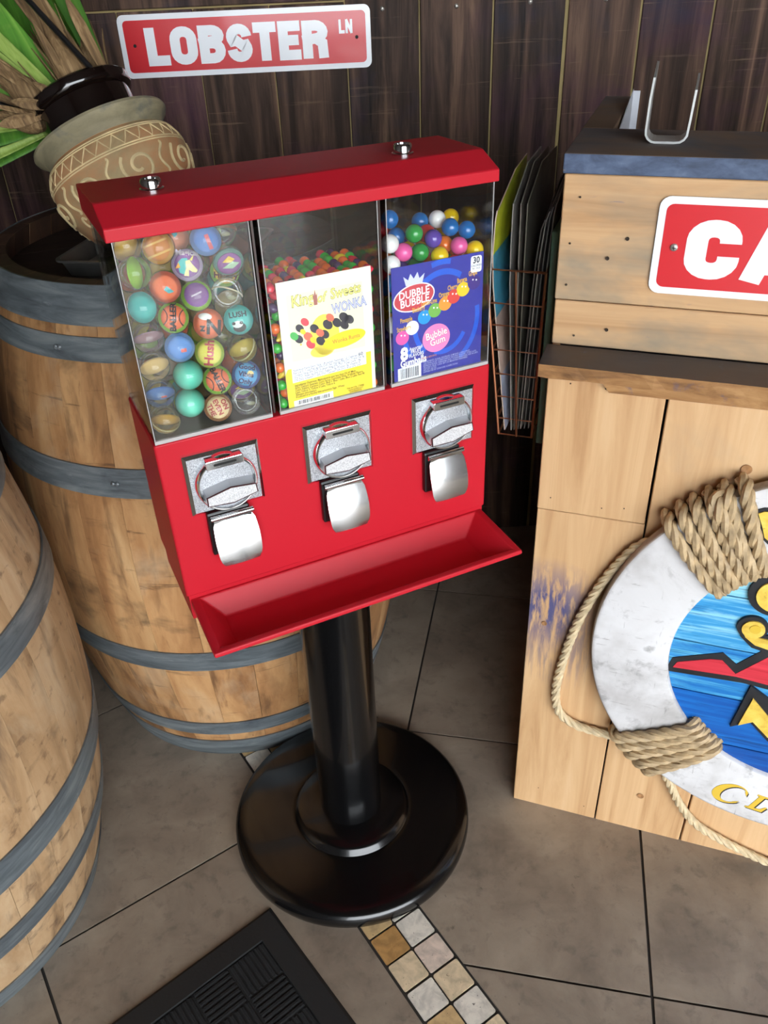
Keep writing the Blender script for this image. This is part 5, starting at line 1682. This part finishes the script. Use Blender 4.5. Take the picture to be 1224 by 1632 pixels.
# broad leaves
lv = [((-.010, -.015, .03), (-.34, .0, 1), .42, .024, .04, (1, .1, 0)), ((-.03, .0, .02), (-.56, .05, 1), .44, .028, .03, (1, .1, 0)), ((.02, .01, .02), (-.10, .10, 1), .42, .024, .03, (1, .1, 0)),
      ((.050, -.005, .0), (.03, .0, 1), .36, .019, .02, (1, .2, 0)), ((.0, .02, .02), (-.24, .20, 1), .45, .027, .06, (1, -.1, 0)), ((-.05, -.02, .0), (-.85, -.05, 1), .42, .026, .0, (1, .0, .5)),
      ((-.06, -.01, .0), (-1.3, -.1, .8), .38, .026, .0, (.7, .1, 1)), ((-.062, -.005, .0), (-1.9, .0, .55), .36, .024, .0, (.3, .1, 1)), ((-.05, .03, .0), (-1.1, .2, .9), .42, .028, .0, (.8, .2, .6)),
      ((.03, .03, .01), (-.02, .25, 1), .42, .030, .05, (1, 0, 0)), ((-.02, .04, .0), (-.45, .3, 1), .45, .034, .05, (1, .1, 0)), ((-.04, .02, 0), (-.72, .2, 1), .45, .032, .03, (1, .1, .2)), ((-.06, .0, -.01), (-2.2, .0, .2), .34, .022, .0, (.2, .1, 1)),
      ((.0, .05, .0), (-.15, .4, 1), .45, .036, .05, (1, 0, 0)), ((-.05, .05, .0), (-.95, .4, 1), .45, .036, .05, (1, 0, .4))]
for b_, d_, l_, w_, c_, s_ in lv:
    leaf(b_, d_, l_, w_, c_, M_leaf, side=s_, twist=random.uniform(-.25, .25))
for b_, d_, l_, w_ in [((-.012, -.04, 0), (-.40, -.04, 1), .40, .0125), ((-.022, -.045, 0), (-.52, -.04, 1), .36, .0115), ((-.060, -.03, -.004), (-1.6, -.2, .55), .22, .008), ((-.066, -.01, -.01), (-2.4, -.2, .12), .22, .008)]:
    leaf(b_, d_, l_, w_, .02, M_stem, 'flower_stem', side=(1, .1, .3), fold=.6)
for b_, d_, l_, w_ in [((.060, -.03, 0), (-.02, -.02, 1), .135, .0085), ((.030, -.05, .0), (-.20, -.03, 1), .24, .008), ((.045, -.035, .0), (-.16, -.02, 1), .28, .009), ((-.03, -.055, .01), (-.6, -.2, 1), .14, .010), ((-.03, -.06, .0), (-.9, -.5, .5), .06, .008), ((-.01, -.06, .0), (-.3, -.4, .4), .05, .006), ((-.05, -.05, .0), (-1.3, -.4, .2), .07, .009)]:
    leaf(b_, d_, l_, w_, random.uniform(-.05, .1), M_husk, 'dry_sheath', side=(1, .2, 0), fold=.5, tip=.05, twist=random.uniform(-.6, .6))

# aluminium baking pan on the barrel head
HZ = BH - .036
pan = empty('baking_pan', (0, 0, 0), 0, 'dull aluminium baking pan lying on the barrel head beside the clay pot', 'pan')
pc = Vector((-.495, 1.283)); e1 = Vector((1, -.22)).normalized(); e2 = Vector((.38, 1)).normalized()
e2 = Vector((-e1.y, e1.x)).lerp(e2, 0.0)
Lp, Wp = .30, .20


def pp(a, b_, z): return (pc.x + e1.x * a + e2.x * b_, pc.y + e1.y * a + e2.y * b_, HZ + z)


ro_ = rrect(0, Lp, 0, Wp, .018, 5)
lvls = [(0.0, .0245, 0), (.0, .0275, 0), (.006, .0275, 0), (.007, .0245, 0), (.014, .0022, 0)]
vs, fs = [], []
n0 = len(ro_)
for ins, z, _ in lvls:
    q = rrect(ins, Lp - ins, ins, Wp - ins, max(.006, .018 - ins * .5), 5)
    vs += [pp(a, b_, z) for a, b_ in q]
q = rrect(.0145, Lp - .0145, .0145, Wp - .0145, .010, 5); vs += [pp(a, b_, .0004) for a, b_ in q]
q = rrect(.006, Lp - .006, .006, Wp - .006, .015, 5); vs += [pp(a, b_, .0235) for a, b_ in q]
for l in range(len(lvls) - 1):
    for k in range(n0):
        k2 = (k + 1) % n0
        fs.append((l * n0 + k, l * n0 + k2, (l + 1) * n0 + k2, (l + 1) * n0 + k))
fs.append([(len(lvls) - 1) * n0 + k for k in range(n0)])
bL, oL = len(lvls) * n0, (len(lvls) + 1) * n0
for k in range(n0):
    k2 = (k + 1) % n0
    fs.append((bL + k, bL + k2, oL + k2, oL + k)); fs.append((oL + k, oL + k2, k2, k))
fs.append([bL + k for k in range(n0)])
put('pan_shell', MB().add(vs, fs, False), M_pan, pan)
